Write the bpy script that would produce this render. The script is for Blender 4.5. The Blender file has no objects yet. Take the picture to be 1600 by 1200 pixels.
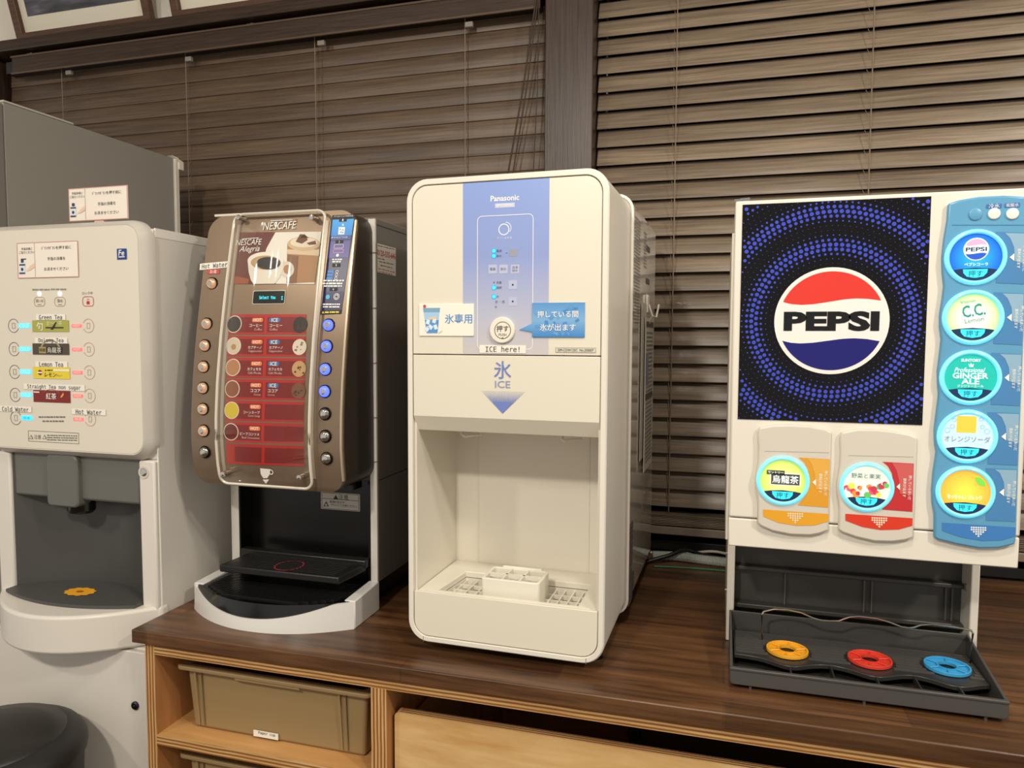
import bpy, bmesh, math, random, os
from mathutils import Vector, Matrix
random.seed(7)
scn = bpy.context.scene
COL = scn.collection

# ------------------------------------------------------------------ camera
FPX = 1135.0
UP = 1.40                                   # camera height above the floor; all building is done relative to the eye
def _d(x, y): return Vector((x - 800.0, -(y - 600.0), -FPX))
_Y = _d(1130, 530).normalized()
_X = -_d(-3076, 513); _X = (_X - _Y * _X.dot(_Y)).normalized()
_Z = _X.cross(_Y)
RM = Matrix((_X, _Y, _Z))                   # camera axes -> room axes (X along wall, Y into wall, Z up)
cam_d = bpy.data.cameras.new('camera'); cam = bpy.data.objects.new('camera', cam_d); COL.objects.link(cam)
cam_d.sensor_width = 36; cam_d.lens = FPX / 1600 * 36; cam_d.clip_start = 0.02
cam.matrix_world = Matrix.Translation((0, 0, UP)) @ RM.to_4x4()
scn.camera = cam

# ------------------------------------------------------------------ light
scn.view_settings.view_transform = 'Standard'; scn.view_settings.look = 'None'
scn.view_settings.gamma = 1; scn.view_settings.use_curve_mapping = False
scn.view_settings.exposure = 0.30
w = bpy.data.worlds.new('room_ambient'); scn.world = w; w.use_nodes = True
w.node_tree.nodes['Background'].inputs[0].default_value = (1.0, 0.95, 0.88, 1)
w.node_tree.nodes['Background'].inputs[1].default_value = 0.48
def downlight(x, y, power, size=0.16, warm=(1.0, 0.93, 0.82), z=1.22, lean=.55):
    l = bpy.data.lights.new('ceiling_downlight', 'AREA'); l.shape = 'DISK'; l.size = size; l.energy = power; l.color = warm
    o = bpy.data.objects.new('ceiling_downlight', l); COL.objects.link(o); o.location = (x, y, z + UP)
    d = Vector((0.0, lean, -1.0)); o.rotation_euler = d.to_track_quat('-Z', 'Y').to_euler()
downlight(-1.9, -0.7, 11)
downlight(-0.6, -1.0, 26)
downlight(1.45, 0.0, 22)
downlight(0.10, 0.45, 8, lean=.35)
downlight(1.20, 1.35, 4, lean=.0)

# ------------------------------------------------------------------ pixel -> room helpers
def at(x, y, Y=None, Z=None, X=None):
    r = RM @ _d(x, y)
    k = Y / r.y if Y is not None else (Z / r.z if Z is not None else X / r.x)
    return r * k

class Front:                                # a surface facing the viewer: Y = S (number) or Y = S(z)
    def __init__(s, S): s.S = S
    def y(s, z): return s.S(z) if callable(s.S) else s.S
    def pos(s, x, y):
        Y = s.y(0)
        for _ in range(8): p = at(x, y, Y=Y); Y = s.y(p.z)
        return p.x, p.z
    def pt(s, u, v, off): return Vector((u, s.y(v) - off, v))
class Side:                                 # a surface facing +X
    def __init__(s, X): s.X = X
    def pos(s, x, y): p = at(x, y, X=s.X); return p.y, p.z
    def pt(s, u, v, off): return Vector((s.X + off, u, v))
class Top:                                  # a level surface facing up; v runs away from the viewer
    def __init__(s, Z): s.Z = Z
    def pos(s, x, y): p = at(x, y, Z=s.Z); return p.x, p.y
    def pt(s, u, v, off): return Vector((u, v, s.Z + off))

# ------------------------------------------------------------------ materials
def lin(h):
    h = h.lstrip('#'); c = [int(h[i:i + 2], 16) / 255 for i in (0, 2, 4)]
    return tuple(((v + .055) / 1.055) ** 2.4 if v > .04045 else v / 12.92 for v in c) + (1,)
_mats = {}
def mat(col, rough=.45, metal=0., spec=.5, coat=0., emit=0., emitcol=None, speckle=.0, alpha=1.):
    key = (col, rough, metal, spec, coat, emit, emitcol, speckle, alpha)
    if key in _mats: return _mats[key]
    m = bpy.data.materials.new('paint_' + col.strip('#')); m.use_nodes = True
    nt = m.node_tree; b = nt.nodes['Principled BSDF']
    b.inputs['Base Color'].default_value = lin(col)
    b.inputs['Metallic'].default_value = metal; b.inputs['Specular IOR Level'].default_value = spec
    b.inputs['Coat Weight'].default_value = coat; b.inputs['Alpha'].default_value = alpha
    b.inputs['Roughness'].default_value = rough
    if emit:
        b.inputs['Emission Color'].default_value = lin(emitcol or col); b.inputs['Emission Strength'].default_value = emit
    if speckle:
        tc = nt.nodes.new('ShaderNodeTexCoord'); n = nt.nodes.new('ShaderNodeTexNoise'); n.inputs['Scale'].default_value = 260
        n.inputs['Detail'].default_value = 3
        nt.links.new(tc.outputs['Object'], n.inputs['Vector'])
        bp = nt.nodes.new('ShaderNodeBump'); bp.inputs['Strength'].default_value = speckle; bp.inputs['Distance'].default_value = .0006
        nt.links.new(n.outputs['Fac'], bp.inputs['Height']); nt.links.new(bp.outputs['Normal'], b.inputs['Normal'])
    _mats[key] = m; return m

def wood(name, c1, c2, axis='X', rough=.42, scale=9., stretch=18., bump=.25, rnd=0., staves=None, plies=None, c3=None, spec=.4):
    m = bpy.data.materials.new(name); m.use_nodes = True; nt = m.node_tree; N = nt.nodes; L = nt.links
    b = N['Principled BSDF']; b.inputs['Roughness'].default_value = rough; b.inputs['Specular IOR Level'].default_value = spec
    tc = N.new('ShaderNodeTexCoord'); mp = N.new('ShaderNodeMapping')
    sc = [stretch] * 3; sc['XYZ'.index(axis)] = 1.0
    mp.inputs['Scale'].default_value = sc; L.new(tc.outputs['Object'], mp.inputs['Vector'])
    n = N.new('ShaderNodeTexNoise'); n.inputs['Scale'].default_value = scale; n.inputs['Detail'].default_value = 7; n.inputs['Roughness'].default_value = .62
    n.inputs['Distortion'].default_value = .35
    if rnd:
        oi = N.new('ShaderNodeObjectInfo'); va = N.new('ShaderNodeVectorMath'); va.operation = 'ADD'
        vs = N.new('ShaderNodeVectorMath'); vs.operation = 'SCALE'; vs.inputs['Scale'].default_value = 37
        cx = N.new('ShaderNodeCombineXYZ')
        for i in range(3): L.new(oi.outputs['Random'], cx.inputs[i])
        L.new(cx.outputs[0], vs.inputs[0]); L.new(vs.outputs[0], va.inputs[1]); L.new(mp.outputs[0], va.inputs[0]); L.new(va.outputs[0], n.inputs['Vector'])
    else: L.new(mp.outputs[0], n.inputs['Vector'])
    cr = N.new('ShaderNodeValToRGB'); cr.color_ramp.elements[0].color = lin(c1); cr.color_ramp.elements[1].color = lin(c2)
    cr.color_ramp.elements[0].position = .32; cr.color_ramp.elements[1].position = .72
    L.new(n.outputs['Fac'], cr.inputs['Fac']); out = cr.outputs['Color']
    if rnd:
        hs = N.new('ShaderNodeHueSaturation'); mr = N.new('ShaderNodeMapRange')
        mr.inputs['To Min'].default_value = 1 - rnd; mr.inputs['To Max'].default_value = 1 + rnd
        L.new(oi.outputs['Random'], mr.inputs['Value']); L.new(mr.outputs[0], hs.inputs['Value']); L.new(out, hs.inputs['Color']); out = hs.outputs['Color']
    if staves:
        bt = N.new('ShaderNodeTexBrick'); m2 = N.new('ShaderNodeMapping'); m2.inputs['Scale'].default_value = staves
        L.new(tc.outputs['Object'], m2.inputs['Vector']); L.new(m2.outputs[0], bt.inputs['Vector'])
        bt.inputs['Color1'].default_value = (.62, .62, .62, 1); bt.inputs['Color2'].default_value = (1.25, 1.25, 1.25, 1); bt.inputs['Mortar'].default_value = (.75, .75, .75, 1)
        bt.inputs['Scale'].default_value = 1; bt.inputs['Mortar Size'].default_value = .004; bt.inputs['Brick Width'].default_value = 1; bt.inputs['Row Height'].default_value = 1
        bt.inputs['Bias'].default_value = -.1
        mx = N.new('ShaderNodeMix'); mx.data_type = 'RGBA'; mx.blend_type = 'MULTIPLY'; mx.inputs['Factor'].default_value = 1
        L.new(out, mx.inputs[6]); L.new(bt.outputs['Color'], mx.inputs[7]); out = mx.outputs[2]
    if plies:                                # glued veneers seen on the cut edge: bands across one axis
        sp = N.new('ShaderNodeSeparateXYZ'); L.new(tc.outputs['Object'], sp.inputs[0])
        ml = N.new('ShaderNodeMath'); ml.operation = 'MULTIPLY'; ml.inputs[1].default_value = plies[1]; L.new(sp.outputs['XYZ'.index(plies[0])], ml.inputs[0])
        nn = N.new('ShaderNodeTexNoise'); nn.inputs['Scale'].default_value = 14; L.new(tc.outputs['Object'], nn.inputs['Vector'])
        ad = N.new('ShaderNodeMath'); ad.operation = 'MULTIPLY_ADD'; ad.inputs[1].default_value = .35; L.new(nn.outputs['Fac'], ad.inputs[0]); L.new(ml.outputs[0], ad.inputs[2])
        fr = N.new('ShaderNodeMath'); fr.operation = 'FRACT'; L.new(ad.outputs[0], fr.inputs[0])
        c2_ = N.new('ShaderNodeValToRGB'); e = c2_.color_ramp.elements; e[0].position = .38; e[0].color = (1, 1, 1, 1); e[1].position = .55; e[1].color = lin(c3)
        x = e.new(.9); x.color = lin(c3); x = e.new(1.0); x.color = (1, 1, 1, 1)
        L.new(fr.outputs[0], c2_.inputs['Fac'])
        mx = N.new('ShaderNodeMix'); mx.data_type = 'RGBA'; mx.blend_type = 'MULTIPLY'; mx.inputs['Factor'].default_value = 1
        L.new(out, mx.inputs[6]); L.new(c2_.outputs['Color'], mx.inputs[7]); out = mx.outputs[2]
    L.new(out, b.inputs['Base Color'])
    bp = N.new('ShaderNodeBump'); bp.inputs['Strength'].default_value = bump; bp.inputs['Distance'].default_value = .001
    L.new(n.outputs['Fac'], bp.inputs['Height']); L.new(bp.outputs['Normal'], b.inputs['Normal'])
    return m

def gradient(name, axis, stops, lo, hi, rough=.35, emit=0.):
    """printed colour ramp along one object axis (local metres lo..hi)"""
    m = bpy.data.materials.new(name); m.use_nodes = True; nt = m.node_tree; N = nt.nodes; L = nt.links; b = N['Principled BSDF']
    b.inputs['Roughness'].default_value = rough
    tc = N.new('ShaderNodeTexCoord'); sp = N.new('ShaderNodeSeparateXYZ'); L.new(tc.outputs['Object'], sp.inputs[0])
    mr = N.new('ShaderNodeMapRange'); mr.inputs['From Min'].default_value = lo; mr.inputs['From Max'].default_value = hi
    L.new(sp.outputs['XYZ'.index(axis)], mr.inputs['Value'])
    cr = N.new('ShaderNodeValToRGB'); e = cr.color_ramp.elements
    e[0].position = stops[0][0]; e[0].color = lin(stops[0][1]); e[1].position = stops[-1][0]; e[1].color = lin(stops[-1][1])
    for p, c in stops[1:-1]: x = e.new(p); x.color = lin(c)
    L.new(mr.outputs[0], cr.inputs['Fac']); L.new(cr.outputs['Color'], b.inputs['Base Color'])
    if emit: L.new(cr.outputs['Color'], b.inputs['Emission Color']); b.inputs['Emission Strength'].default_value = emit
    return m

def clear(name, tint=(1, 1, 1, 1), gloss=.06, rough=.03):
    m = bpy.data.materials.new(name); m.use_nodes = True; nt = m.node_tree; N = nt.nodes; L = nt.links
    N.remove(N['Principled BSDF']); o = N['Material Output']
    t = N.new('ShaderNodeBsdfTransparent'); t.inputs[0].default_value = tint
    g = N.new('ShaderNodeBsdfGlossy'); g.inputs['Roughness'].default_value = rough
    lw = N.new('ShaderNodeLayerWeight'); lw.inputs['Blend'].default_value = .5
    pw = N.new('ShaderNodeMath'); pw.operation = 'POWER'; pw.inputs[1].default_value = 4.0; L.new(lw.outputs['Facing'], pw.inputs[0])
    ad = N.new('ShaderNodeMath'); ad.operation = 'MULTIPLY_ADD'; ad.inputs[1].default_value = .35; ad.inputs[2].default_value = gloss; L.new(pw.outputs[0], ad.inputs[0])
    mx = N.new('ShaderNodeMixShader'); L.new(ad.outputs[0], mx.inputs[0]); L.new(t.outputs[0], mx.inputs[1]); L.new(g.outputs[0], mx.inputs[2])
    L.new(mx.outputs[0], o.inputs['Surface']); return m

# ------------------------------------------------------------------ mesh helpers
ORI = {}
def link(name, me, m, parent=None, bevel=0., segs=2, smooth=35):
    """link a mesh built in room coordinates; its origin is its thing's base"""
    o = bpy.data.objects.new(name, me); COL.objects.link(o)
    if m is not None: me.materials.append(m)
    if parent is not None:
        off = ORI[parent.name]; o.parent = parent
        me.transform(Matrix.Translation(-off)); ORI[o.name] = off
    else:
        ORI[o.name] = Vector((0, 0, 0))
    if smooth and len(me.polygons):
        me.polygons.foreach_set('use_smooth', [True] * len(me.polygons)); me.set_sharp_from_angle(angle=math.radians(smooth))
    if bevel:
        md = o.modifiers.new('edge', 'BEVEL'); md.width = bevel; md.segments = segs; md.limit_method = 'ANGLE'; md.angle_limit = math.radians(50)
        md.harden_normals = False
    return o
def thing(name, label, cat, loc, group=None, kind=None):
    o = bpy.data.objects.new(name, None); COL.objects.link(o); o.location = loc; o.empty_display_size = .05
    ORI[o.name] = Vector(loc); tag(o, label, cat, group, kind); return o
def tag(o, label=None, cat=None, group=None, kind=None):
    if label: o['label'] = label
    if cat: o['category'] = cat
    if group: o['group'] = group
    if kind: o['kind'] = kind
    return o
def base(o):                                 # move a one-mesh thing's origin to the middle of its base
    me = o.data; xs = [v.co for v in me.vertices]
    c = Vector(((min(v.x for v in xs) + max(v.x for v in xs)) / 2, (min(v.y for v in xs) + max(v.y for v in xs)) / 2, min(v.z for v in xs)))
    me.transform(Matrix.Translation(-c)); o.location = o.location + c; ORI[o.name] = c; return o

class MB:
    def __init__(s): s.v = []; s.f = []
    def add(s, vs, fs):
        k = len(s.v); s.v += [tuple(p) for p in vs]; s.f += [tuple(i + k for i in f) for f in fs]; return s
    def box(s, x0, x1, y0, y1, z0, z1):
        return s.add([(x, y, z) for z in (z0, z1) for y in (y0, y1) for x in (x0, x1)],
                     [(0, 2, 3, 1), (4, 5, 7, 6), (0, 1, 5, 4), (2, 6, 7, 3), (0, 4, 6, 2), (1, 3, 7, 5)])
    def prism(s, pts, a0, a1, axis='Y'):
        """2D outline extruded along an axis; Y: pts=(x,z), X: pts=(y,z), Z: pts=(x,y)"""
        def P(p, a): return {'Y': (p[0], a, p[1]), 'X': (a, p[0], p[1]), 'Z': (p[0], p[1], a)}[axis]
        n = len(pts)
        return s.add([P(p, a0) for p in pts] + [P(p, a1) for p in pts],
                     [tuple(range(n)), tuple(range(2 * n - 1, n - 1, -1))] + [(i, i + n, (i + 1) % n + n, (i + 1) % n) for i in range(n)])
    def frame(s, outer, inner, a0, a1, axis='Y'):
        """a ring between two outlines with the same number of points"""
        def P(p, a): return {'Y': (p[0], a, p[1]), 'X': (a, p[0], p[1]), 'Z': (p[0], p[1], a)}[axis]
        n = len(outer); V = [P(p, a0) for p in outer] + [P(p, a0) for p in inner] + [P(p, a1) for p in outer] + [P(p, a1) for p in inner]; fs = []
        for i in range(n):
            j = (i + 1) % n
            fs += [(i, j, n + j, n + i), (2 * n + j, 2 * n + i, 3 * n + i, 3 * n + j), (j, i, 2 * n + i, 2 * n + j), (n + i, n + j, 3 * n + j, 3 * n + i)]
        return s.add(V, fs)
    def lathe(s, c, prof, axis='Z', n=24, sx=1., sy=1.):
        """profile [(radius, height)] turned about an axis through c"""
        V = []; fs = []
        for r, h in prof:
            for i in range(n):
                a = 2 * math.pi * i / n; p, q = r * math.cos(a) * sx, r * math.sin(a) * sy
                V.append({'Z': (c[0] + p, c[1] + q, c[2] + h), 'Y': (c[0] + p, c[1] - h, c[2] + q), 'X': (c[0] + h, c[1] + p, c[2] + q)}[axis])
        m = len(prof)
        for k in range(m - 1):
            for i in range(n): j = (i + 1) % n; fs.append((k * n + i, k * n + j, k * n + n + j, k * n + n + i))
        if prof[0][0] > 0: fs.append(tuple(range(n - 1, -1, -1)))
        if prof[-1][0] > 0: fs.append(tuple((m - 1) * n + i for i in range(n)))
        return s.add(V, fs)
    def tube(s, path, r, n=8, closed=False):
        path = [Vector(p) for p in path]; V = []; fs = []; m = len(path); up = Vector((0, 0, 1))
        for k, p in enumerate(path):
            a = path[max(k - 1, 0)]; b = path[min(k + 1, m - 1)]; t = (b - a).normalized()
            u = t.cross(up); u = u.normalized() if u.length > 1e-3 else Vector((1, 0, 0)); w_ = t.cross(u).normalized()
            rr = r[k] if isinstance(r, (list, tuple)) else r
            for i in range(n): an = 2 * math.pi * i / n; V.append(p + u * rr * math.cos(an) + w_ * rr * math.sin(an))
        for k in range(m - 1):
            for i in range(n): j = (i + 1) % n; fs.append((k * n + i, k * n + j, k * n + n + j, k * n + n + i))
        fs += [tuple(range(n - 1, -1, -1)), tuple((m - 1) * n + i for i in range(n))]
        return s.add(V, fs)
    def slab(s, rows, S, yb):
        """rows [(z, xl, xr)] top to bottom; curved front Y=S(z), flat back"""
        V = []; fs = []; B = yb if callable(yb) else (lambda z: yb)
        for z, a, b in rows: V += [(a, S(z), z), (b, S(z), z), (a, B(z), z), (b, B(z), z)]
        for k in range(len(rows) - 1):
            i = 4 * k; j = i + 4
            fs += [(i, j, j + 1, i + 1), (i + 2, i + 3, j + 3, j + 2), (i, i + 2, j + 2, j), (i + 1, j + 1, j + 3, i + 3)]
        e = 4 * (len(rows) - 1); fs += [(0, 1, 3, 2), (e, e + 2, e + 3, e + 1)]
        return s.add(V, fs)
    def mesh(s, fix=True):
        me = bpy.data.meshes.new('mesh'); me.from_pydata(s.v, [], s.f)
        if fix:
            bm = bmesh.new(); bm.from_mesh(me); bmesh.ops.recalc_face_normals(bm, faces=bm.faces); bm.to_mesh(me); bm.free()
        me.update(); return me
    def build(s, name, m, parent=None, bevel=0., segs=2, smooth=35): return link(name, s.mesh(), m, parent, bevel, segs, smooth)

def rrect(x0, x1, z0, z1, r, n=6):
    P = []
    for cx, cz, a in ((x1 - r, z1 - r, 0), (x0 + r, z1 - r, 90), (x0 + r, z0 + r, 180), (x1 - r, z0 + r, 270)):
        for i in range(n + 1): t = math.radians(a + 90 * i / n); P.append((cx + r * math.cos(t), cz + r * math.sin(t)))
    return P
def circ(cx, cz, r, n=32, a0=0, a1=360, sx=1): return [(cx + sx * r * math.cos(math.radians(a0 + (a1 - a0) * i / n)), cz + r * math.sin(math.radians(a0 + (a1 - a0) * i / n))) for i in range(n + (a1 - a0 < 360))]

# ------------------------------------------------------------------ print helpers (flat ink on a surface)
def flat(polys, sf, m, parent, off=.0006, name='print', label=None):
    V = []; fs = []
    for p in polys:
        k = len(V); V += [sf.pt(u, v, off) for u, v in p]; fs.append(tuple(range(k, k + len(p))))
    me = bpy.data.meshes.new('print'); me.from_pydata([tuple(v) for v in V], [], fs); me.update()
    o = link(name, me, m, parent, smooth=0)
    if label: o['label'] = label
    return o
def ppoly(pts, sf, m, parent, off=.0006, name='print', label=None): return flat([[sf.pos(*p) for p in pts]], sf, m, parent, off, name, label)
def wh(sf, cx, cy, w_, h_):
    u0, v0 = sf.pos(cx, cy); a = sf.pos(cx - w_ / 2, cy); b = sf.pos(cx + w_ / 2, cy); c = sf.pos(cx, cy - h_ / 2); d = sf.pos(cx, cy + h_ / 2)
    return u0, v0, abs(b[0] - a[0]), abs(c[1] - d[1])
def prect(cx, cy, w_, h_, sf, m, parent, off=.0006, name='print', r=0, rot=0, label=None):
    u, v, W, H = wh(sf, cx, cy, w_, h_)
    p = rrect(-W / 2, W / 2, -H / 2, H / 2, min(r, W / 2.01, H / 2.01), 4) if r else [(-W / 2, -H / 2), (W / 2, -H / 2), (W / 2, H / 2), (-W / 2, H / 2)]
    c, s_ = math.cos(math.radians(rot)), math.sin(math.radians(rot))
    return flat([[(u + x * c - y * s_, v + x * s_ + y * c) for x, y in p]], sf, m, parent, off, name, label)
def pdisc(cx, cy, rpx, sf, m, parent, off=.0006, name='print', n=28, label=None):
    u, v, W, H = wh(sf, cx, cy, 2 * rpx, 2 * rpx); return flat([circ(u, v, H / 2, n)], sf, m, parent, off, name, label)
def ring_polys(u, v, r0, r1, n=32, a0=0, a1=360):
    P = []
    for i in range(n):
        a, b = math.radians(a0 + (a1 - a0) * i / n), math.radians(a0 + (a1 - a0) * (i + 1) / n)
        P.append([(u + r0 * math.cos(a), v + r0 * math.sin(a)), (u + r1 * math.cos(a), v + r1 * math.sin(a)), (u + r1 * math.cos(b), v + r1 * math.sin(b)), (u + r0 * math.cos(b), v + r0 * math.sin(b))])
    return P
def pring(cx, cy, rpx, tpx, sf, m, parent, off=.0006, a0=0, a1=360, name='print'):
    u, v, W, H = wh(sf, cx, cy, 2 * rpx, 2 * rpx); k = H / 2 / rpx
    return flat(ring_polys(u, v, H / 2 - tpx * k, H / 2, 32, a0, a1), sf, m, parent, off, name)
def pframe(cx, cy, w_, h_, tpx, sf, m, parent, off=.0006, r=.002, name='print'):
    u, v, W, H = wh(sf, cx, cy, w_, h_); t = tpx * H / h_
    A = rrect(u - W / 2, u + W / 2, v - H / 2, v + H / 2, r + 1e-5, 4); B = rrect(u - W / 2 + t, u + W / 2 - t, v - H / 2 + t, v + H / 2 - t, max(r - t, 1e-4), 4)
    n = len(A); return flat([[A[i], A[(i + 1) % n], B[(i + 1) % n], B[i]] for i in range(n)], sf, m, parent, off, name)
_mono = None
try:
    _mono = bpy.data.fonts.load(os.path.join(bpy.utils.system_resource('DATAFILES', path='fonts'), 'DejaVuSansMono.woff2'))
except Exception: pass
_tc = {}
def text_mesh(body, bold, mono, res, vertical=False):
    key = (body, bold, mono, res)
    if key not in _tc:
        c = bpy.data.curves.new('t', 'FONT'); c.body = body; c.size = 1; c.align_x = 'CENTER'; c.resolution_u = res; c.offset = bold; c.fill_mode = 'FRONT'
        if mono and _mono: c.font = _mono
        o = bpy.data.objects.new('t', c); COL.objects.link(o)
        me = bpy.data.meshes.new_from_object(o)
        vs = [(v.co.x, v.co.y) for v in me.vertices]; fs = [tuple(p.vertices) for p in me.polygons]
        bpy.data.objects.remove(o); bpy.data.curves.remove(c); bpy.data.meshes.remove(me)
        if not vs: vs = [(0, 0)]
        x0, x1 = min(v[0] for v in vs), max(v[0] for v in vs); y0, y1 = min(v[1] for v in vs), max(v[1] for v in vs)
        _tc[key] = ([(v[0] - (x0 + x1) / 2, v[1] - (y0 + y1) / 2) for v in vs], fs, x1 - x0, y1 - y0)
    return _tc[key]
def text(body, cx, cy, w_, sf, m, parent, h_=None, off=.0009, bold=0., mono=False, rot=0, res=2, shear=0, name='lettering'):
    """lettering centred on a photo pixel; w_ (and h_) are its size in photo pixels before turning"""
    if any(ord(ch) > 0x2E80 for ch in body): bold = min(bold, .007)
    vs, fs, W0, H0 = text_mesh(body, bold, mono, res)
    u, v, W, H = wh(sf, cx, cy, w_, h_ or w_)
    sx = W / max(W0, 1e-6); sy = (H / max(H0, 1e-6)) if h_ else sx
    c, s_ = math.cos(math.radians(rot)), math.sin(math.radians(rot)); V = []
    for x, y in vs:
        x, y = x * sx + shear * y * sy, y * sy; V.append(tuple(sf.pt(u + x * c - y * s_, v + x * s_ + y * c, off)))
    me = bpy.data.meshes.new('lettering'); me.from_pydata(V, [], fs); me.update()
    return link(name, me, m, parent, smooth=0)
def lines(rows, sf, m, parent, off=.0009, name='fine_print', seed=1):
    """fine print too small to read: rows of short dashes. rows = [(x0, y, x1, y1, height px)]"""
    rg = random.Random(seed); P = []
    for x0, y0, x1, y1, h_ in rows:
        x = x0
        while x < x1 - 1:
            l = min(rg.uniform(2.0, 6.0), x1 - x); t = (x - x0) / (x1 - x0); y = y0 + (y1 - y0) * t
            a = sf.pos(x, y - h_ / 2); b = sf.pos(x + l, y + h_ / 2); P.append([(a[0], b[1]), (b[0], b[1]), (b[0], a[1]), (a[0], a[1])]); x += l + rg.uniform(.6, 1.6)
    o = flat(P, sf, m, parent, off, name); o['kind'] = 'stuff'; return o

# colours used in many places
WHITE = mat('#e9e4da', .32, spec=.5, speckle=.04); CREAM = mat('#e6e0d2', .35); INK = mat('#2a2624', .5); PAPER = mat('#f0ebdf', .6)
WPRINT = mat('#f6f4ee', .45); CHROME = mat('#d8d6d0', .12, metal=1.); BLACKP = mat('#0c0b0b', .22); DGREY = mat('#4b4a48', .42, speckle=.1)
SF = 1e-4

# ================================================================== the setting
CT = -.558                                   # worktop surface
floor = MB().box(-3.4, 2.2, -3.0, 2.1, -1.45, -1.40).build('floor', wood('floor_boards', '#5b4530', '#7a6046', 'X', rough=.5, staves=(1.2, 9, 1))); tag(floor, 'wooden floor', kind='structure')
ceil_ = MB().box(-3.4, 2.2, -3.0, 2.1, 1.30, 1.36).build('ceiling', mat('#d9d2c4', .8)); tag(ceil_, kind='structure')
plaster = mat('#efe8da', .8, speckle=.5)
MB().box(-3.4, 2.2, 1.94, 2.06, .935, 1.30).build('wall_back', plaster)['kind'] = 'structure'
MB().box(-3.4, 2.2, 1.94, 2.06, -1.40, -.53).build('wall_below', mat('#2b231d', .6, speckle=.3))['kind'] = 'structure'
DARKW = wood('dark_stained_wood', '#2c211b', '#4b3b31', 'Z', rough=.34, scale=7, stretch=30, bump=.4)
DARKWX = wood('dark_stained_wood_long', '#2e221a', '#4a382c', 'X', rough=.36, scale=7, stretch=26, bump=.4)
win = MB().box(-2.45, 1.4, 2.00, 2.012, -.53, .935).build('window_1', mat('#0b0b0c', .08, spec=.6)); tag(win, 'dark night-time window glass behind the blinds', kind='structure')
p = MB().box(-.4555, -.3300, 1.86, 1.99, CT, 1.30).build('trim_1', DARKW, bevel=.003); tag(p, 'dark stained wooden window post between the two blinds', kind='structure')
p = MB().box(-2.46, -2.33, 1.88, 1.99, CT, .916).build('trim_2', DARKW, bevel=.003); tag(p, 'dark wooden window jamb at the left', kind='structure')
p = MB().box(-2.62, -.457, 1.85, 1.985, .917, .9515).build('trim_3', DARKWX, bevel=.003); tag(p, 'dark wooden ledge under the framed pictures', kind='structure')
p = MB().box(-2.33, 1.4, 1.925, 1.99, -.556, -.53).build('trim_4', mat('#17120f', .5), bevel=.002); tag(p, 'dark window sill behind the worktop', kind='structure')

# ------------------------------------------------------------------ wooden blinds
def slat_mesh(x0, x1, th, wd=.050, tk=.0028):
    a = math.radians(th); d = Vector((0, math.cos(a), math.sin(a))); n = Vector((0, -math.sin(a), math.cos(a)))
    V = []
    for x in (x0, x1):
        for s_, t in ((-1, -1), (1, -1), (1, 1), (-1, 1)): V.append(Vector((x, 0, 0)) + d * (s_ * wd / 2) + n * (t * tk / 2))
    mb = MB().add(V, [(0, 1, 2, 3), (7, 6, 5, 4), (0, 4, 5, 1), (1, 5, 6, 2), (2, 6, 7, 3), (3, 7, 4, 0)]); me = mb.mesh()
    bm = bmesh.new(); bm.from_mesh(me); bmesh.ops.bevel(bm, geom=list(bm.edges), offset=.0009, segments=2, profile=.5, affect='EDGES'); bm.to_mesh(me); bm.free()
    me.polygons.foreach_set('use_smooth', [True] * len(me.polygons)); me.set_sharp_from_angle(angle=math.radians(50)); return me
def blind(name, label, x0, x1, th, z_top, z_bot, pitch, wm, cords, Y=1.92):
    r = thing(name, label, 'blind', ((x0 + x1) / 2, Y, z_bot)); W = (x1 - x0) / 2; me = slat_mesh(-W, W, th); me.materials.append(wm)
    z = z_top; k = 0
    while z > z_bot + .03:
        o = bpy.data.objects.new('slat', me); COL.objects.link(o); o.parent = r; o.location = (random.uniform(-.002, .002), 0, z - z_bot); z -= pitch; k += 1
    cm = mat('#86725e', .7)
    for cx in cords:
        MB().tube([(cx, Y - .0285, z_top + .03), (cx + .001, Y - .0285, (z_top + z_bot) / 2), (cx, Y - .0285, z_bot)], .0015, 6).build('ladder_cord', cm, r)
        mb = MB(); z = z_top
        while z > z_bot + .03:
            mb.tube([(cx - .001, Y - .028, z - .004), (cx - .006, Y - .0145, z + .012), (cx - .008, Y - .006, z + .022)], .0007, 4); z -= pitch
        mb.build('ladder_rung', cm, r)['kind'] = 'stuff'
    return r
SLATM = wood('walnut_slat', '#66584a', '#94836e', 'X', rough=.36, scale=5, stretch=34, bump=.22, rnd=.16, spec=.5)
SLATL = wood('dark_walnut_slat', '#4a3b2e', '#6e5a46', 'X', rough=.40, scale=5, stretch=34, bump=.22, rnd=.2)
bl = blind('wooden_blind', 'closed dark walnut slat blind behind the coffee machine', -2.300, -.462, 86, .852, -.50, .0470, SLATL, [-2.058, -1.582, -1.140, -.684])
VB = at(400, 67, Y=1.865).z; VT = at(400, 38, Y=1.865).z
MB().box(-2.232, -.470, 1.865, 1.875, VB, VT).build('valance', DARKWX, bl, bevel=.002)
MB().box(-2.235, -.470, 1.862, 1.868, VB - .003, VB + .003).add(*MB().box(-2.235, -.470, 1.862, 1.868, VT - .003, VT + .003).__dict__.values()).build('valance_moulding', mat('#5a4737', .35), bl, bevel=.001)
MB().box(-2.28, -.475, 1.885, 1.945, VB + .01, VT - .005).build('head_rail', mat('#1d1713', .4), bl)
MB().box(-2.295, -.465, 1.900, 1.94, -.50, -.482).build('bottom_rail', DARKWX, bl, bevel=.003)
for px, py in ((108, 113), (295, 92), (502, 67), (733, 38)):
    q = at(px, py, Y=1.885); MB().box(q.x - .011, q.x + .011, 1.880, 1.892, q.z - .008, q.z + .006).build('cord_clip', mat('#8f877c', .4), bl, bevel=.002)
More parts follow.
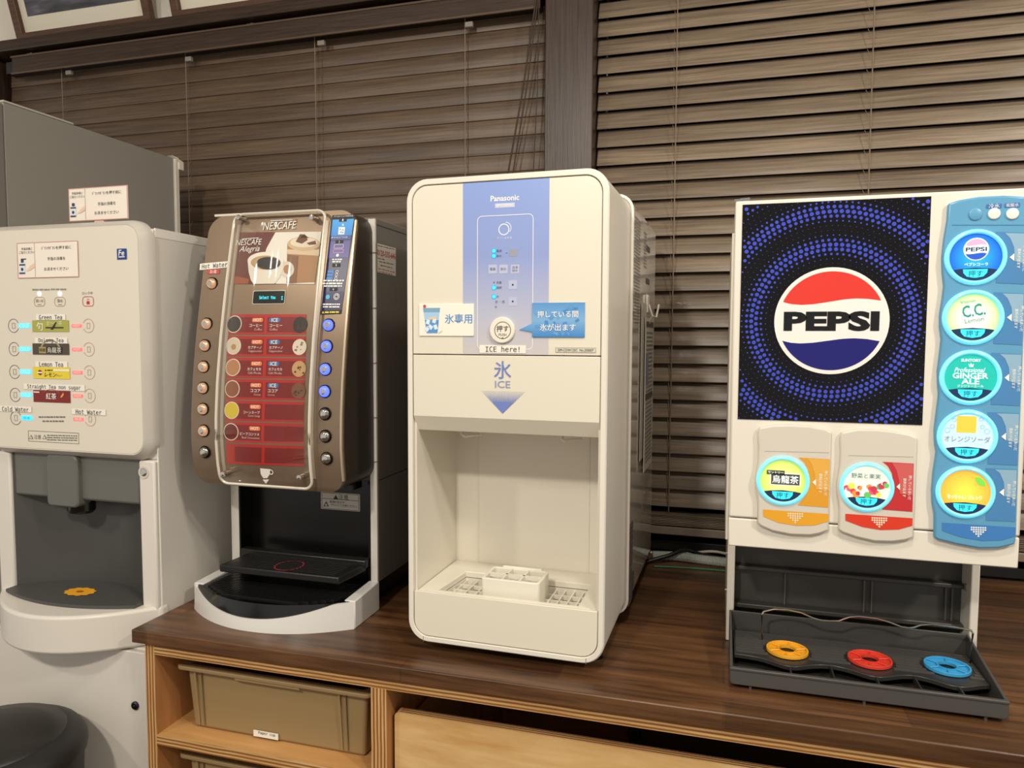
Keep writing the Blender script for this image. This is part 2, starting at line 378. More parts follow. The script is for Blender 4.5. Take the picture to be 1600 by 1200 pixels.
for px, py in ((47, 79), (392, 35)):
    q = at(px, py, Y=1.870); MB().box(q.x - .013, q.x + .013, 1.866, 1.886, VT - .002, VT + .006).add(*MB().lathe((q.x, 1.876, VT + .006), [(.006, 0), (.006, .004), (.003, .006)], n=10).__dict__.values()).build('valance_clip', CHROME, bl, bevel=.001)
for a, b, r_ in (((838, -4), (794, 270), .0022), ((841, -4), (802, 268), .0018), ((842, 0), (833, 275), .0014)):
    pa = at(*a, Y=1.858); pb = at(*b, Y=1.872); MB().tube([pa + Vector((0, 0, .05)), pa, (pa + pb) / 2 + Vector((.004, 0, 0)), pb, pb + (pb - pa) * .55], r_, 6).build('pull_cord', mat('#3d2c20', .7), bl)
br = blind('wooden_blind', 'half-open brown walnut slat blind behind the drink dispensers at the right', -.3265, 1.10, 69, .985, -.445, .0466, SLATM, [-.126, .3186, .86])
for k in range(7): 
    MB().box(-.3265, 1.10, 1.897, 1.945, -.482 + k * .0042, -.4795 + k * .0042).build('slat', SLATM, br)
MB().box(-.3265, 1.10, 1.898, 1.943, -.508, -.486).build('bottom_rail', mat('#8b7d6c', .4), br, bevel=.003)
MB().box(-.328, 1.10, 1.865, 1.876, 1.03, 1.10).build('valance', DARKWX, br, bevel=.002)
MB().box(-.326, 1.10, 1.885, 1.945, 1.02, 1.07).build('head_rail', mat('#1d1713', .4), br)

# ------------------------------------------------------------------ framed pictures leaning out above the ledge
def picture(label, xa, xb, z0, hgt, art):
    r = thing('framed_picture', label, 'picture', ((xa + xb) / 2, 1.925, z0)); FR = wood('frame_wood', '#4a3020', '#6b4a33', 'X', rough=.35, stretch=30)
    W = (xb - xa) / 2; fw = .028
    o = [(-W, 0), (W, 0), (W, hgt), (-W, hgt)]; i = [(-W + fw, fw), (W - fw, fw), (W - fw, hgt - fw), (-W + fw, hgt - fw)]
    L_ = Vector(r.location); S = lambda P: [(x + L_.x, z + L_.z) for x, z in P]
    MB().frame(S(o), S(i), L_.y - .022, L_.y).build('frame', FR, r, bevel=.003)
    MB().box(L_.x - W + fw * .8, L_.x + W - fw * .8, L_.y - .006, L_.y - .002, L_.z + fw * .8, L_.z + hgt - fw * .8).build('mat_board', mat('#ece4d0', .7), r)
    pm = bpy.data.materials.new('landscape_print'); pm.use_nodes = True; nt = pm.node_tree; b = nt.nodes['Principled BSDF']; b.inputs['Roughness'].default_value = .3
    tc = nt.nodes.new('ShaderNodeTexCoord'); mp = nt.nodes.new('ShaderNodeMapping'); mp.inputs['Rotation'].default_value = (0, math.radians(-14), 0); mp.inputs['Scale'].default_value = (2, 1, 11)
    nz = nt.nodes.new('ShaderNodeTexNoise'); nz.inputs['Scale'].default_value = 3; nz.inputs['Detail'].default_value = 5
    cr = nt.nodes.new('ShaderNodeValToRGB'); e = cr.color_ramp.elements; e[0].color = lin('#26262c'); e[1].color = lin('#9a96a0'); e[0].position = .35; e[1].position = .7; x = e.new(.55); x.color = lin('#56535c')
    nt.links.new(tc.outputs['Object'], mp.inputs[0]); nt.links.new(mp.outputs[0], nz.inputs['Vector']); nt.links.new(nz.outputs['Fac'], cr.inputs['Fac']); nt.links.new(cr.outputs['Color'], b.inputs['Base Color'])
    mg = .048
    MB().box(L_.x - W + fw + mg * .55, L_.x + W - fw - mg * .5, L_.y - .0075, L_.y - .0065, L_.z + fw + mg, L_.z + hgt - fw - mg).build('photo_print', pm, r)
    r.rotation_euler = (math.radians(15), 0, 0); return r
a = at(25, 57, Y=1.90); b = at(236, 30, Y=1.90)
picture('framed grey landscape photo with cream mat at the top left corner', a.x, b.x, .968, .36, 0)
a = at(268, 24, Y=1.90)
picture('brown picture frame with cream mat above the blind valance, only its lower edge showing', a.x, a.x + .62, .968, .36, 1)

# ------------------------------------------------------------------ worktop and plywood shelving below it
TOPW = wood('walnut_worktop', '#432a19', '#7a5536', 'X', rough=.33, scale=4, stretch=16, bump=.12, staves=(1.9, 16, 1), spec=.45)
o = MB().box(-1.075, 1.10, 1.10, 1.922, CT - .026, CT).build('worktop', TOPW, bevel=.0025); tag(base(o), 'dark walnut butcher-block worktop carrying the machines', 'worktop')
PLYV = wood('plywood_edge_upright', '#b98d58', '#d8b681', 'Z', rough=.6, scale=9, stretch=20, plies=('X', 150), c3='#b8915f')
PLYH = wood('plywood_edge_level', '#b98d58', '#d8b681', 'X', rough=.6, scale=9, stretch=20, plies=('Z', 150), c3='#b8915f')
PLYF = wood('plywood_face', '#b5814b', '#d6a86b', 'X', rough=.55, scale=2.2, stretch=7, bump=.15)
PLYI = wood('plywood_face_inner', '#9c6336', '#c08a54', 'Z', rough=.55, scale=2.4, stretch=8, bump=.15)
su = thing('shelf_unit', 'plywood shelf unit under the dark worktop', 'shelf', (0, 1.45, -1.40))
def panel(name, x0, x1, z0, z1, em, fm, y0=1.11, y1=1.86):
    pn = MB().box(x0, x1, y0 + .002, y1, z0, z1).build(name, fm, su); MB().box(x0, x1, y0, y0 + .002, z0, z1).build('ply_edge', em, pn); return pn
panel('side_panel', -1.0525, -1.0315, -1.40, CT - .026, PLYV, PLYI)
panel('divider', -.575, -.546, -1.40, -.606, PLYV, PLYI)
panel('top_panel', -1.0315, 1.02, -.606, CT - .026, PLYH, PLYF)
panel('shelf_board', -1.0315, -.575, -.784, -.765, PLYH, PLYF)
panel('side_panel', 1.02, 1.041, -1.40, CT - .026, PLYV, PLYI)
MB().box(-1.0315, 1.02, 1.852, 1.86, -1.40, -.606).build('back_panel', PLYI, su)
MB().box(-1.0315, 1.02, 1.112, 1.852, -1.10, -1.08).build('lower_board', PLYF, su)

# drawer box with a plywood front standing in the right-hand bay
db = thing('drawer_box', 'light plywood drawer box in the bay below the ice dispenser', 'drawer', (.2, 1.13, -1.08))
fz = -.655
fp = MB().prism(rrect(-.540, 1.00, -1.075, fz, .008, 4), 1.1305, 1.1485).build('front_board', wood('pine_face', '#bd8d50', '#e8c890', 'X', rough=.5, scale=2.6, stretch=5, bump=.12), db)
for k in range(3): MB().box(-.531, .99, 1.1335 + k * .0055, 1.1358 + k * .0055, fz, fz + .0008).build('ply_edge', mat('#7a5433', .7), fp)
MB().box(-.540, -.525, 1.1485, 1.75, -1.07, -.70).build('side_board', PLYF, db); MB().box(.985, 1.00, 1.1485, 1.75, -1.07, -.70).build('side_board', PLYF, db)
MB().box(-.525, .985, 1.735, 1.75, -1.07, -.70).build('back_board', PLYF, db); MB().box(-.525, .985, 1.1485, 1.735, -1.075, -1.06).build('base_board', PLYF, db)
cb = thing('cardboard_box', 'dim cardboard box with a round dark stamp inside the drawer bay', 'box', (.15, 1.50, -1.06))
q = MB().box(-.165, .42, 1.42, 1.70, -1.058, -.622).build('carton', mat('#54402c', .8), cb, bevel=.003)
f_ = Front(1.42); pring(991, 1146, 11, 3, f_, mat('#11131a', .6), q, .001, name='stamp'); pdisc(991, 1147, 5, f_, mat('#11131a', .6), q, .001, name='stamp')

# storage bins on the shelf
def storage_bin(label, z0, z1, txt):
    r = thing('storage_bin', label, 'bin', (-.797, 1.30, z0), 'khaki bins in the plywood shelves'); K = mat('#9a8159', .5, speckle=.12)
    X0, X1 = -.992, -.604; rb = MB()
    for a_, b_, zz in ((.008, 1.157, z0), (0, 1.150, z1)): rb.v += [(X0 + a_, b_, zz), (X1 - a_, b_, zz), (X1 - a_, 1.58, zz), (X0 + a_, 1.58, zz)]
    rb.f = [(3, 2, 1, 0), (0, 1, 5, 4), (1, 2, 6, 5), (2, 3, 7, 6), (3, 0, 4, 7)]
    body = rb.build('body', K, r, bevel=.006, segs=3)
    MB().frame(rrect(X0 - .016, X1 + .014, 1.137, 1.594, .012), rrect(X0 + .004, X1 - .004, 1.154, 1.577, .010), z1 - .007, z1 + .001, 'Z').build('rim', K, r, bevel=.002)
    MB().box(-.875, -.735, 1.1385, 1.150, z1 - .0115, z1 - .006).build('grip_lip', K, r, bevel=.001)
    for xa in (-.972, -.660): MB().prism([(1.1545, z0 + .006), (1.144, z1 - .009), (1.156, z1 - .009)], xa, xa + .0045, 'X').build('rib', K, r)
    for xa in (-.958, -.646): MB().prism([(1.1545, z0 + .006), (1.146, z1 - .009), (1.156, z1 - .009)], xa, xa + .002, 'X').build('rib', mat('#7a6747', .55), r)
    if txt:
        f_ = Front(1.1555); s_ = MB(); u, v, W, H = wh(f_, 417, 1147, 38, 9); t = MB().box(u - W / 2, u + W / 2, 1.1515, 1.1535, v - H / 2, v + H / 2).build('name_strip', PAPER, r)
        text(txt, 417, 1147, 26, Front(1.1515), INK, t, mono=True, off=.0006)
    return r
storage_bin('khaki plastic bin on the plywood shelf, the one with the small white name strip', -.7645, -.637, 'Paper cup')
storage_bin('khaki plastic bin below the shelf board, only its top edge showing', -.955, -.815, None)

# ================================================================== left: grey unit, tea dispenser, its cabinet, bin, card
GREY = mat('#8f8b83', .5, speckle=.25)
g = thing('vending_cabinet', 'tall plain grey machine casing behind the tea dispenser at the left edge', 'machine', (-1.72, 1.48, -1.40))
GX = -1.505; gy0 = at(2, 160, X=GX).y; gy1 = at(272, 300, X=GX).y; gz = at(2, 158, X=GX).z
MB().box(-1.93, GX, gy0 + .004, gy1, -1.39, gz).build('casing', GREY, g, bevel=.002)
MB().box(-1.93, GX + .002, gy0 - .02, gy0 + .003, -1.38, gz - .004).build('door', mat('#77736c', .5, speckle=.2), g, bevel=.004)
MB().box(GX - .01, GX + .0015, gy0 + .004, gy0 + .18, gz, gz + .004).build('top_strip', mat('#b9b4a9', .5), g)
MB().box(GX - .02, GX + .006, gy1, gy1 + .016, gz - .30, gz + .004).build('rear_edge', mat('#d8d2c4', .5), g, bevel=.002)
MB().prism([(gy1 - .012, gz + .004), (gy1 + .03, gz - .006), (gy1 + .03, gz - .03), (gy1 + .012, gz - .03), (gy1 + .012, gz - .01)], GX - .012, GX + .010, 'X').build('bracket', mat('#e2dccd', .45), g, bevel=.001)
for x_ in (-1.9, -1.53):
    for y_ in (gy0 + .03, gy1 - .04): MB().lathe((x_, y_, -1.40), [(.018, 0), (.018, .012)], n=12).build('foot', BLACKP, g)

TX0, TX1 = -1.492, -1.078; TF = 1.156; TB = 1.185; TC = (TX0 + TX1) / 2
t = thing('tea_dispenser', 'white tea dispenser with Cold and Hot buttons and a grey cup recess', 'dispenser', (TC, 1.4, CT - .035))
TW = mat('#dcd6cb', .34, speckle=.06); TG = mat('#66655f', .38, speckle=.08); TG2 = mat('#4a4946', .42, speckle=.08)
zt = at(100, 349, Y=1.170).z; zb = at(100, 712, Y=1.172).z
# casing: side walls, top, back, with the open cup recess in the lower front
MB().box(TX0, TX1, TB, 1.72, zb, .212).build('casing', TW, t, bevel=.003)
lowz = CT - .030
MB().box(TX0, -1.452, TB - .012, 1.72, lowz, zb).build('side_post', TW, t, bevel=.004)
MB().box(-1.116, TX1, TB - .012, 1.72, lowz, zb).build('side_post', TW, t, bevel=.004)
rx = [-1.451 + .334 * i / 24 for i in range(25)]; ry = lambda x: 1.252 - .074 * abs((x - TC) / .167) ** 2.4
MB().prism([(x, ry(x)) for x in rx] + [(-1.117, 1.40), (-1.451, 1.40)], lowz, zb, 'Z').build('recess_lining', TG2, t, smooth=50)
MB().box(TX1 - .001, TX1 + .0008, TB + .001, 1.719, lowz, .209).build('side_panel', TW, t)
MB().box(TX1 - .002, TX1 + .0015, TB + .006, 1.71, .196, .2135).build('top_edge', mat('#ece7dc', .3), t)
MB().box(TX1 - .001, TX1 + .0012, TB - .002, TB + .001, lowz, .19).build('seam_strip', mat('#f4f0e6', .3), t)
# front door with the thick rounded rim
A = rrect(TX0, TX1 + .004, zb, zt, .040, 8); B = rrect(TX0 + .002, TX1 + .001, zb + .003, zt - .002, .038, 8); C_ = rrect(TX0 + .009, TX1 - .006, zb + .013, zt - .010, .031, 8)
n = len(A); db_ = MB()
rings = [(A, TB + .002), (A, TB - .010), (B, TB - .018), (C_, TF - .001), (rrect(TX0 + .011, TX1 - .008, zb + .015, zt - .012, .029, 8), TF)]
for P_, y_ in rings: db_.v += [(x, y_, z) for x, z in P_]
for k in range(len(rings) - 1):
    for i in range(n): j = (i + 1) % n; db_.f.append((k * n + i, k * n + j, (k + 1) * n + j, (k + 1) * n + i))
db_.f.append(tuple(4 * n + i for i in range(n)))
door = db_.build('door', mat('#cfc9be', .32, speckle=.05), t, smooth=50)
pan = MB().prism(rrect(TX0 + .0115, TX1 - .0085, zb + .0155, zt - .0125, .0285, 8), TF - .001, TF + .001).build('control_panel', mat('#dfd8c8', .36, speckle=.04), t)
f = Front(TF - .001)
# notice taped to the panel
def notice(cx, cy, w_, h_, sf, par, name='notice'):
    nt_ = prect(cx, cy, w_, h_, sf, mat('#f1e7da', .5), par, .0012, name)
    P_ = nt_ if par.parent is None or par.type == 'EMPTY' else par
    k = w_ / 95.
    pframe(cx, cy, w_, h_, 1.0, sf, mat('#c98f86', .5), nt_, .0016, r=.0005)
    text('手指消毒に', cx - 32 * k, cy - 17 * k, 17 * k, sf, INK, nt_, off=.0018); text('ご協力ください', cx - 32 * k, cy - 11.5 * k, 24 * k, sf, INK, nt_, off=.0018)
    text('ﾄﾞﾘﾝｸﾎﾞﾀﾝを押す前に', cx + 14 * k, cy - 19 * k, 46 * k, sf, INK, nt_, off=.0018, h_=5.4 * k); text('手指の消毒を', cx + 14 * k, cy - 2 * k, 28 * k, sf, INK, nt_, off=.0018, h_=5.4 * k)
    text('お済ませください', cx + 14 * k, cy + 14 * k, 38 * k, sf, INK, nt_, off=.0018, h_=5.4 * k)
    B_ = mat('#30415e', .5); prect(cx - 39 * k, cy + 14 * k, 9 * k, 18 * k, sf, mat('#dfe4ea', .5), nt_, .0017); prect(cx - 39 * k, cy + 8 * k, 9 * k, 2.4 * k, sf, B_, nt_, .002); prect(cx - 39 * k, cy + 21 * k, 9 * k, 2.4 * k, sf, B_, nt_, .002)
    pdisc(cx - 39 * k, cy + 15 * k, 2.6 * k, sf, B_, nt_, .002, n=14); prect(cx - 39 * k, cy + 2 * k, 4 * k, 5 * k, sf, B_, nt_, .002); prect(cx - 37 * k, cy - 1 * k, 8 * k, 1.6 * k, sf, B_, nt_, .002)
    ppoly([(cx - 33 * k, cy + 18 * k), (cx - 26 * k, cy + 9 * k), (cx - 19 * k, cy + 4 * k), (cx - 19 * k, cy + 11 * k), (cx - 27 * k, cy + 17 * k)], sf, mat('#e8c8b2', .6), nt_, .0019)
    prect(cx - 19.5 * k, cy, .7, h_, sf, mat('#cbb9ae', .6), nt_, .0018); return nt_
notice(75, 406, 95, 56, f, t)
lg = prect(191, 397, 15, 17, f, mat('#1d3f86', .4), t, .0012, 'maker_badge'); text('Fe', 191, 395, 9, f, WPRINT, lg, off=.0018, bold=.01, shear=.15); prect(191, 401.5, 10, 1.4, f, WPRINT, lg, .0018)
# strength / lock keys
RD = mat('#c2856d', .5); RED = mat('#c2262a', .5); GR = mat('#77726a', .6)
lines([(51, 452.5, 78, 452.5, 2.2), (80, 452, 104, 452, 2.2)], f, mat('#938c82', .6), pan, seed=4)
for x_, s_ in ((62, '濃いめ'), (94, '薄め')):
    pframe(x_, 471.5, 17, 15, .8, f, RD, pan, r=.0075); text(s_, x_, 470, 12 if s_ == '濃いめ' else 9, f, GR, pan); prect(x_, 476, 6, .9, f, GR, pan)
    pdisc(x_ - .5, 459, 3.0, f, mat('#f4fbff', .4, emit=3.0, emitcol='#dff3ff'), pan, .0012, 'indicator_lamp', n=14)
text('ロック中', 137, 458, 16, f, GR, pan); pframe(138, 471, 17.5, 15.5, .9, f, RED, pan, r=.006); prect(138, 473, 4.6, 5, f, RED, pan); pring(138, 469, 2.2, .8, f, RED, pan, a0=0, a1=180)
CY = mat('#38c4ee', .45, emit=.9, emitcol='#35c8ff'); HT = mat('#f1706c', .45, emit=.8, emitcol='#ff5a56')
rows = [(509, 'COLD', 78, 500), (545.5, 'COLD', 79, 536), (581, 'COLD', 80, 572), (617, 'COLD', 81, 608), (653, None, 82, 644)]
DK = mat('#4a4a50', .5); LR = mat('#c79088', .5)
for i, (y_, s_, x_, _) in enumerate(rows):
    xl = 21.5 + .9 * i; xr = 138.5 + .7 * i; yr = y_ + (i * .5)
    pring(xl, y_, 10.8, .8, f, DK, pan, a0=25, a1=335); pframe(xl, y_, 5, 9, .8, f, mat('#9d978c', .5), pan, r=.0006)
    pring(xr, yr, 11, .8, f, LR, pan, a0=-155, a1=155); pframe(xr, yr, 5, 9, .8, f, mat('#b5a096', .5), pan, r=.0006)
    c_ = prect(xl + 17, y_, 18, 7, f, CY, pan, .0008, r=.003); text(s_ or '冷水', xl + 17, y_, 15 if s_ else 11, f, WPRINT if s_ else mat('#1b6f9a', .5), pan, h_=5, bold=.01)
    prect(xr - 18.5, yr, 16, 5.5, f, HT, pan, .0008, r=.002); text('HOT' if s_ else '熱湯', xr - 18.5, yr, 11, f, mat('#fbe2dc', .5), pan, h_=4, bold=.01)
# tea name plates with typed strips above
def strip(s_, cx, cy, w_, tw):
    q = prect(cx, cy, w_, 9, f, PAPER, t, .0014, 'name_strip'); text(s_, cx, cy + .3, tw, f, INK, q, off=.002, mono=True, h_=7.2 if not any(c in 'gy' for c in s_) else 8)
strip('Green Tea', 80, 495.5, 46, 36); strip('Oolong Tea', 80.5, 532, 51, 39); strip('Lemon Tea', 81, 569, 50, 37); strip('Straight Tea non sugar', 85, 605, 95, 83)
strip('Cold Water', 25, 639, 50, 41); strip('Hot Water', 139.5, 643.5, 53, 40)
q = prect(79.5, 509.5, 57, 18, f, mat('#a9a94e', .5), t, .0011, 'flavour_plate'); text('旬', 63, 510, 10, f, WPRINT, q, off=.0017, bold=.01); text('お〜い茶', 86, 505, 24, f, mat('#e8e7c0', .5), q, off=.0017, h_=7); prect(86, 512, 28, 2, f, INK, q, .0016); ppoly([(80, 515), (88, 503), (90, 504), (84, 515)], f, INK, q, .0019)
q = prect(80, 545.5, 57, 17.5, f, mat('#4d4337', .5), t, .0011, 'flavour_plate'); pring(80, 552, 22, 3, f, mat('#a79a74', .5), q, .0015, a0=10, a1=170); prect(67.5, 547, 11, 10, f, mat('#a2945f', .5), q, .0016); text('特撰', 67.5, 547, 9, f, INK, q, off=.002); prect(86, 547, 24, 10, f, mat('#181512', .5), q, .0016); text('烏龍茶', 86, 547, 22, f, mat('#efe9d6', .5), q, off=.002)
q = prect(81, 582.5, 57, 18.5, f, mat('#e6cf3a', .5), t, .0011, 'flavour_plate'); pdisc(63.5, 582, 4.2, f, mat('#8a2a22', .5), q, .0016, n=16); prect(63.5, 582, 8, 2, f, WPRINT, q, .002); text('レモン', 80, 585.5, 18, f, INK, q, off=.0017, shear=.15, bold=.006); text('ティー', 94, 587, 9, f, INK, q, off=.0017); lines([(71, 578.5, 83, 578.5, 1.8)], f, INK, q, .0017); prect(97, 578.5, 25, 3.6, f, mat('#f3ecc4', .5), q, .0016, r=.001)
q = prect(81.5, 619.5, 57.5, 18.5, f, mat('#7d231e', .5), t, .0011, 'flavour_plate'); text('紅茶', 81, 619, 16, f, WPRINT, q, off=.0017, bold=.006); ppoly([(95, 621), (100, 613), (101, 617), (98, 621)], f, mat('#e79a4d', .5), q, .0018); pring(82, 634, 26, .8, f, mat('#b5563c', .5), q, .0016, a0=50, a1=130); prect(58, 612.5, 9, 2, f, mat('#f0d8d0', .5), q, .0016)
lines([(61, 651.5, 104, 651.5, 2.4), (67, 658, 100, 658, 2.4)], f, GR, pan, seed=9)
q = pframe(83.5, 683, 79, 17, .7, f, GR, pan, r=.0006)
for x_ in (49, 70): ppoly([(x_ - 3.6, 686), (x_ + 3.6, 686), (x_, 679)], f, GR, pan); ppoly([(x_ - 2.1, 685.2), (x_ + 2.1, 685.2), (x_, 681)], f, mat('#dfd8c8', .36), pan, .001)
text('注意', 59, 682.5, 11, f, GR, pan); lines([(74, 680, 121, 681, 1.8), (74, 683.5, 121, 684.5, 1.8), (74, 687, 121, 688, 1.8)], f, GR, pan, seed=12)
# recess: spout housing, spout, drip plate, bowed tray
zh = at(88, 776, Y=1.20).z
MB().box(-1.450, -1.118, 1.180, 1.36, zh + .002, zb + .004).build('spout_housing', TG, t, bevel=.006)
MB().prism(rrect(at(86, 740, Y=1.19).x, at(134, 740, Y=1.19).x, zh - .012, zb + .002, .012), 1.168, 1.24).build('spout_cover', TG, t, bevel=.004)
MB().lathe((at(124, 785, Y=1.20).x, 1.205, zh - .030), [(.020, 0), (.024, .006), (.024, .03)], n=20, sx=1.25).build('spout', BLACKP, t)
arc = lambda x, d0, d1: d1 - (d1 - d0) * max(0., 1 - ((x - TC) / .207) ** 2)
zp = -.535; N_ = 24
xs = [-1.451 + (.334) * i / N_ for i in range(N_ + 1)]
MB().prism([(x, arc(x, 1.118, 1.172)) for x in xs] + [(-1.117, 1.172)] + [(x, ry(x) - .0004) for x in rx[::-1]], zp - .006, zp, 'Z').build('drip_plate', mat('#4a4a48', .5, speckle=.5), t)
fl = []
for i in range(44): a_ = 2 * math.pi * i / 44; r_ = .034 + .0025 * math.cos(11 * a_); fl.append((r_ * math.cos(a_), r_ * .66 * math.sin(a_)))
pc = at(125, 925, Z=zp)
om = flat([[(pc.x + x, pc.y + y) for x, y in fl]], Top(zp), mat('#f0a91f', .5), t, .001, 'cup_mark', 'orange flower-shaped cup mark')
flat([[(pc.x + x * .25, pc.y + y * .25) for x, y in fl]], Top(zp), mat('#a8641a', .5), om, .0015, 'cup_mark_centre')
xs2 = [TX0 - .004 + (TX1 - TX0 + .008) * i / 30 for i in range(31)]
outl = [(x, arc(x, 1.066, 1.178)) for x in xs2]
MB().prism(outl + [(TX1 + .004, 1.20), (TX0 - .004, 1.20)], lowz - .030, zp - .007, 'Z').build('tray', TW, t, bevel=.006, segs=3)
lk = at(225, 738, Y=TB - .012)
kl = MB().lathe((lk.x, TB - .0115, lk.z), [(.0125, 0), (.0125, .002), (.0085, .002), (.0085, -.004)], 'Y', n=22).build('lock', mat('#cfc8bb', .35), t)
MB().lathe((lk.x, TB - .0125, lk.z), [(.0075, -.004), (.0075, .001), (.006, .0015)], 'Y', n=18).build('lock_barrel', CHROME, kl)
tag(kl, 'round key lock')

# cabinet the tea dispenser stands on
c = thing('base_cabinet', 'white metal cabinet with a round black lock under the tea dispenser', 'cabinet', (TC, 1.4, -1.40))
MB().box(TX0, TX1, 1.150, 1.72, -1.39, lowz - .031).build('body', TW, c, bevel=.003)
fp_ = MB().box(TX0 + .002, TX1 - .002, 1.138, 1.150, -1.36, lowz - .034).build('door_panel', mat('#ddd6cc', .36, speckle=.06), c, bevel=.002)
lp = at(212, 1102, Y=1.138)
q = MB().lathe((lp.x, 1.138, lp.z), [(.0085, 0), (.0085, .003), (.006, .005), (.0035, .005), (.0035, .002)], 'Y', n=24).build('lock', BLACKP, c); tag(q, 'round black lock')
MB().lathe((lp.x, 1.136, lp.z), [(.0032, 0), (.0032, .003), (.001, .0035)], 'Y', n=12).build('key_slot', CHROME, q)
for x_ in (TX0 + .03, TX1 - .03):
    for y_ in (1.18, 1.68): MB().lathe((x_, y_, -1.40), [(.016, 0), (.016, .012)], n=12).build('foot', BLACKP, c)

# card standing on the tea dispenser
nc = thing('notice_card', 'small printed notice card standing on top of the tea dispenser', 'sign', (at(152, 342, Y=1.25).x, 1.25, .2125))
f = Front(1.245); u, v, W, H = wh(f, 153, 318, 92, 52)
cd = MB().box(u - W / 2, u + W / 2, 1.245, 1.2465, v - H / 2, v + H / 2).build('card', mat('#f1e7da', .5), nc)
MB().prism([(1.2465, .2125), (1.2465, v), (1.262, .2125)], u - .012, u + .012, 'X').build('stand', mat('#dcbfb6', .4), nc)
def card_print():
    k = 92 / 95.; cx, cy = 153, 318
    pframe(cx, cy, 92, 52, 1.0, f, mat('#c98f86', .5), cd, .0005, r=.0005); text('手指消毒に', cx - 32, cy - 16, 17, f, INK, cd); text('ご協力ください', cx - 32, cy - 10.5, 23, f, INK, cd)
    text('ﾄﾞﾘﾝｸﾎﾞﾀﾝを押す前に', cx + 14, cy - 17, 45, f, INK, cd, h_=5.4); text('手指の消毒を', cx + 14, cy, 28, f, INK, cd, h_=5.4); text('お済ませください', cx + 14, cy + 14, 38, f, INK, cd, h_=5.4)
    B_ = mat('#30415e', .5); prect(cx - 38, cy + 13, 8.5, 16, f, mat('#dfe4ea', .5), cd, .0008); prect(cx - 38, cy + 7, 8.5, 2.2, f, B_, cd, .0012); prect(cx - 38, cy + 20, 8.5, 2.2, f, B_, cd, .0012); pdisc(cx - 38, cy + 14, 2.5, f, B_, cd, .0012, n=14); prect(cx - 38, cy + 2, 4, 5, f, B_, cd, .0012)
    ppoly([(cx - 32, cy + 16), (cx - 25, cy + 8), (cx - 19, cy + 3), (cx - 19, cy + 10), (cx - 26, cy + 15)], f, mat('#e8c8b2', .6), cd, .001); prect(cx - 19.5, cy, .7, 50, f, mat('#cbb9ae', .6), cd, .0008)
card_print()

# rubbish bin in the corner
bc = (-1.275, .968)
b = thing('waste_bin', 'black round bin with domed lid in front of the white cabinet', 'bin', (bc[0], bc[1], -1.40))
BK = mat('#1d1c1b', .5, speckle=.3); bz = -.735
MB().lathe((bc[0], bc[1], -1.40), [(.115, 0), (.125, .02), (.150, .60), (.150, bz + 1.40 - .04)], n=40).build('body', BK, b)
ld = MB().lathe((bc[0], bc[1], bz - .045), [(.156, 0), (.158, .01), (.156, .022), (.146, .036), (.126, .046)], n=48).build('lid_rim', BK, b, smooth=60)
MB().lathe((bc[0], bc[1], bz), [(.125, -.001), (.121, .006), (.09, .012), (.05, .015), (.0, .016)], n=40).build('lid', mat('#23211f', .42, speckle=.3), b, smooth=60)
sp_ = at(1, 1157, Z=bz + .0135); MB().box(sp_.x - .03, sp_.x + .004, sp_.y - .006, sp_.y + .006, bz + .012, bz + .0145).build('sticker', PAPER, b)

# ================================================================== coffee machine
KX0, KX1 = -1.005, -.674; KC = (KX0 + KX1) / 2
_pz = [(-.300, 1.212), (-.283, 1.2035), (-.250, 1.1965), (-.204, 1.1925), (-.150, 1.1940), (-.0855, 1.2000), (0., 1.2125), (.093, 1.2300), (.170, 1.2465), (.244, 1.2630), (.30, 1.276)]
def prof(z):
    z = max(min(z, .2999), -.2999)
    for (a, p), (b_, q_) in zip(_pz, _pz[1:]):
        if a <= z <= b_: return p + (q_ - p) * (z - a) / (b_ - a)
k = thing('coffee_machine', 'bronze coffee machine with red drink menu and lit round buttons', 'coffee machine', (KC, 1.4, CT))
BRZ = mat('#8a7763', .33, metal=.55, spec=.5, speckle=.05); BRD = mat('#352d26', .42, speckle=.1); KG = mat('#716d66', .4, speckle=.12); KL = mat('#d6d1c6', .35)
KT = .244; KB = -.292; HY = 1.325
def rows_for(x0, x1, zt_, zb_, r, n=8, m=18):
    R = []
    for i in range(n): a_ = math.pi / 2 * (1 - i / n); d = r * (1 - math.cos(a_)); R.append((zt_ - r + r * math.sin(a_), x0 + d, x1 - d))
    for i in range(m + 1): z = zt_ - r + (zb_ - zt_ + 2 * r) * i / m; R.append((z, x0, x1))
    for i in range(1, n + 1): a_ = math.pi / 2 * i / n; d = r * (1 - math.cos(a_)); R.append((zb_ + r - r * math.sin(a_), x0 + d, x1 - d))
    return R
# bronze front shell and the darker door body behind it
MB().slab(rows_for(KX0, KX1, KT, KB, .036), prof, lambda z: prof(z) + .011).build('door_front', BRZ, k, smooth=30)
MB().slab(rows_for(KX0 + .002, KX1 - .001, KT - .002, KB + .002, .034), lambda z: prof(z) + .012, HY).build('door_body', BRD, k, smooth=30)
MB().slab(rows_for(KX1 - .0028, KX1 + .0012, KT - .020, KB + .024, .0018, 2, 16), lambda z: prof(z) - .0008, lambda z: prof(z) + .004).build('edge_trim', mat('#c9b79c', .3, metal=.5), k)
MB().box(KX0 + .010, KX0 + .07, 1.262, HY, KT - .001, KT + .004).build('top_cap', mat('#ded6c4', .35), k, bevel=.001)
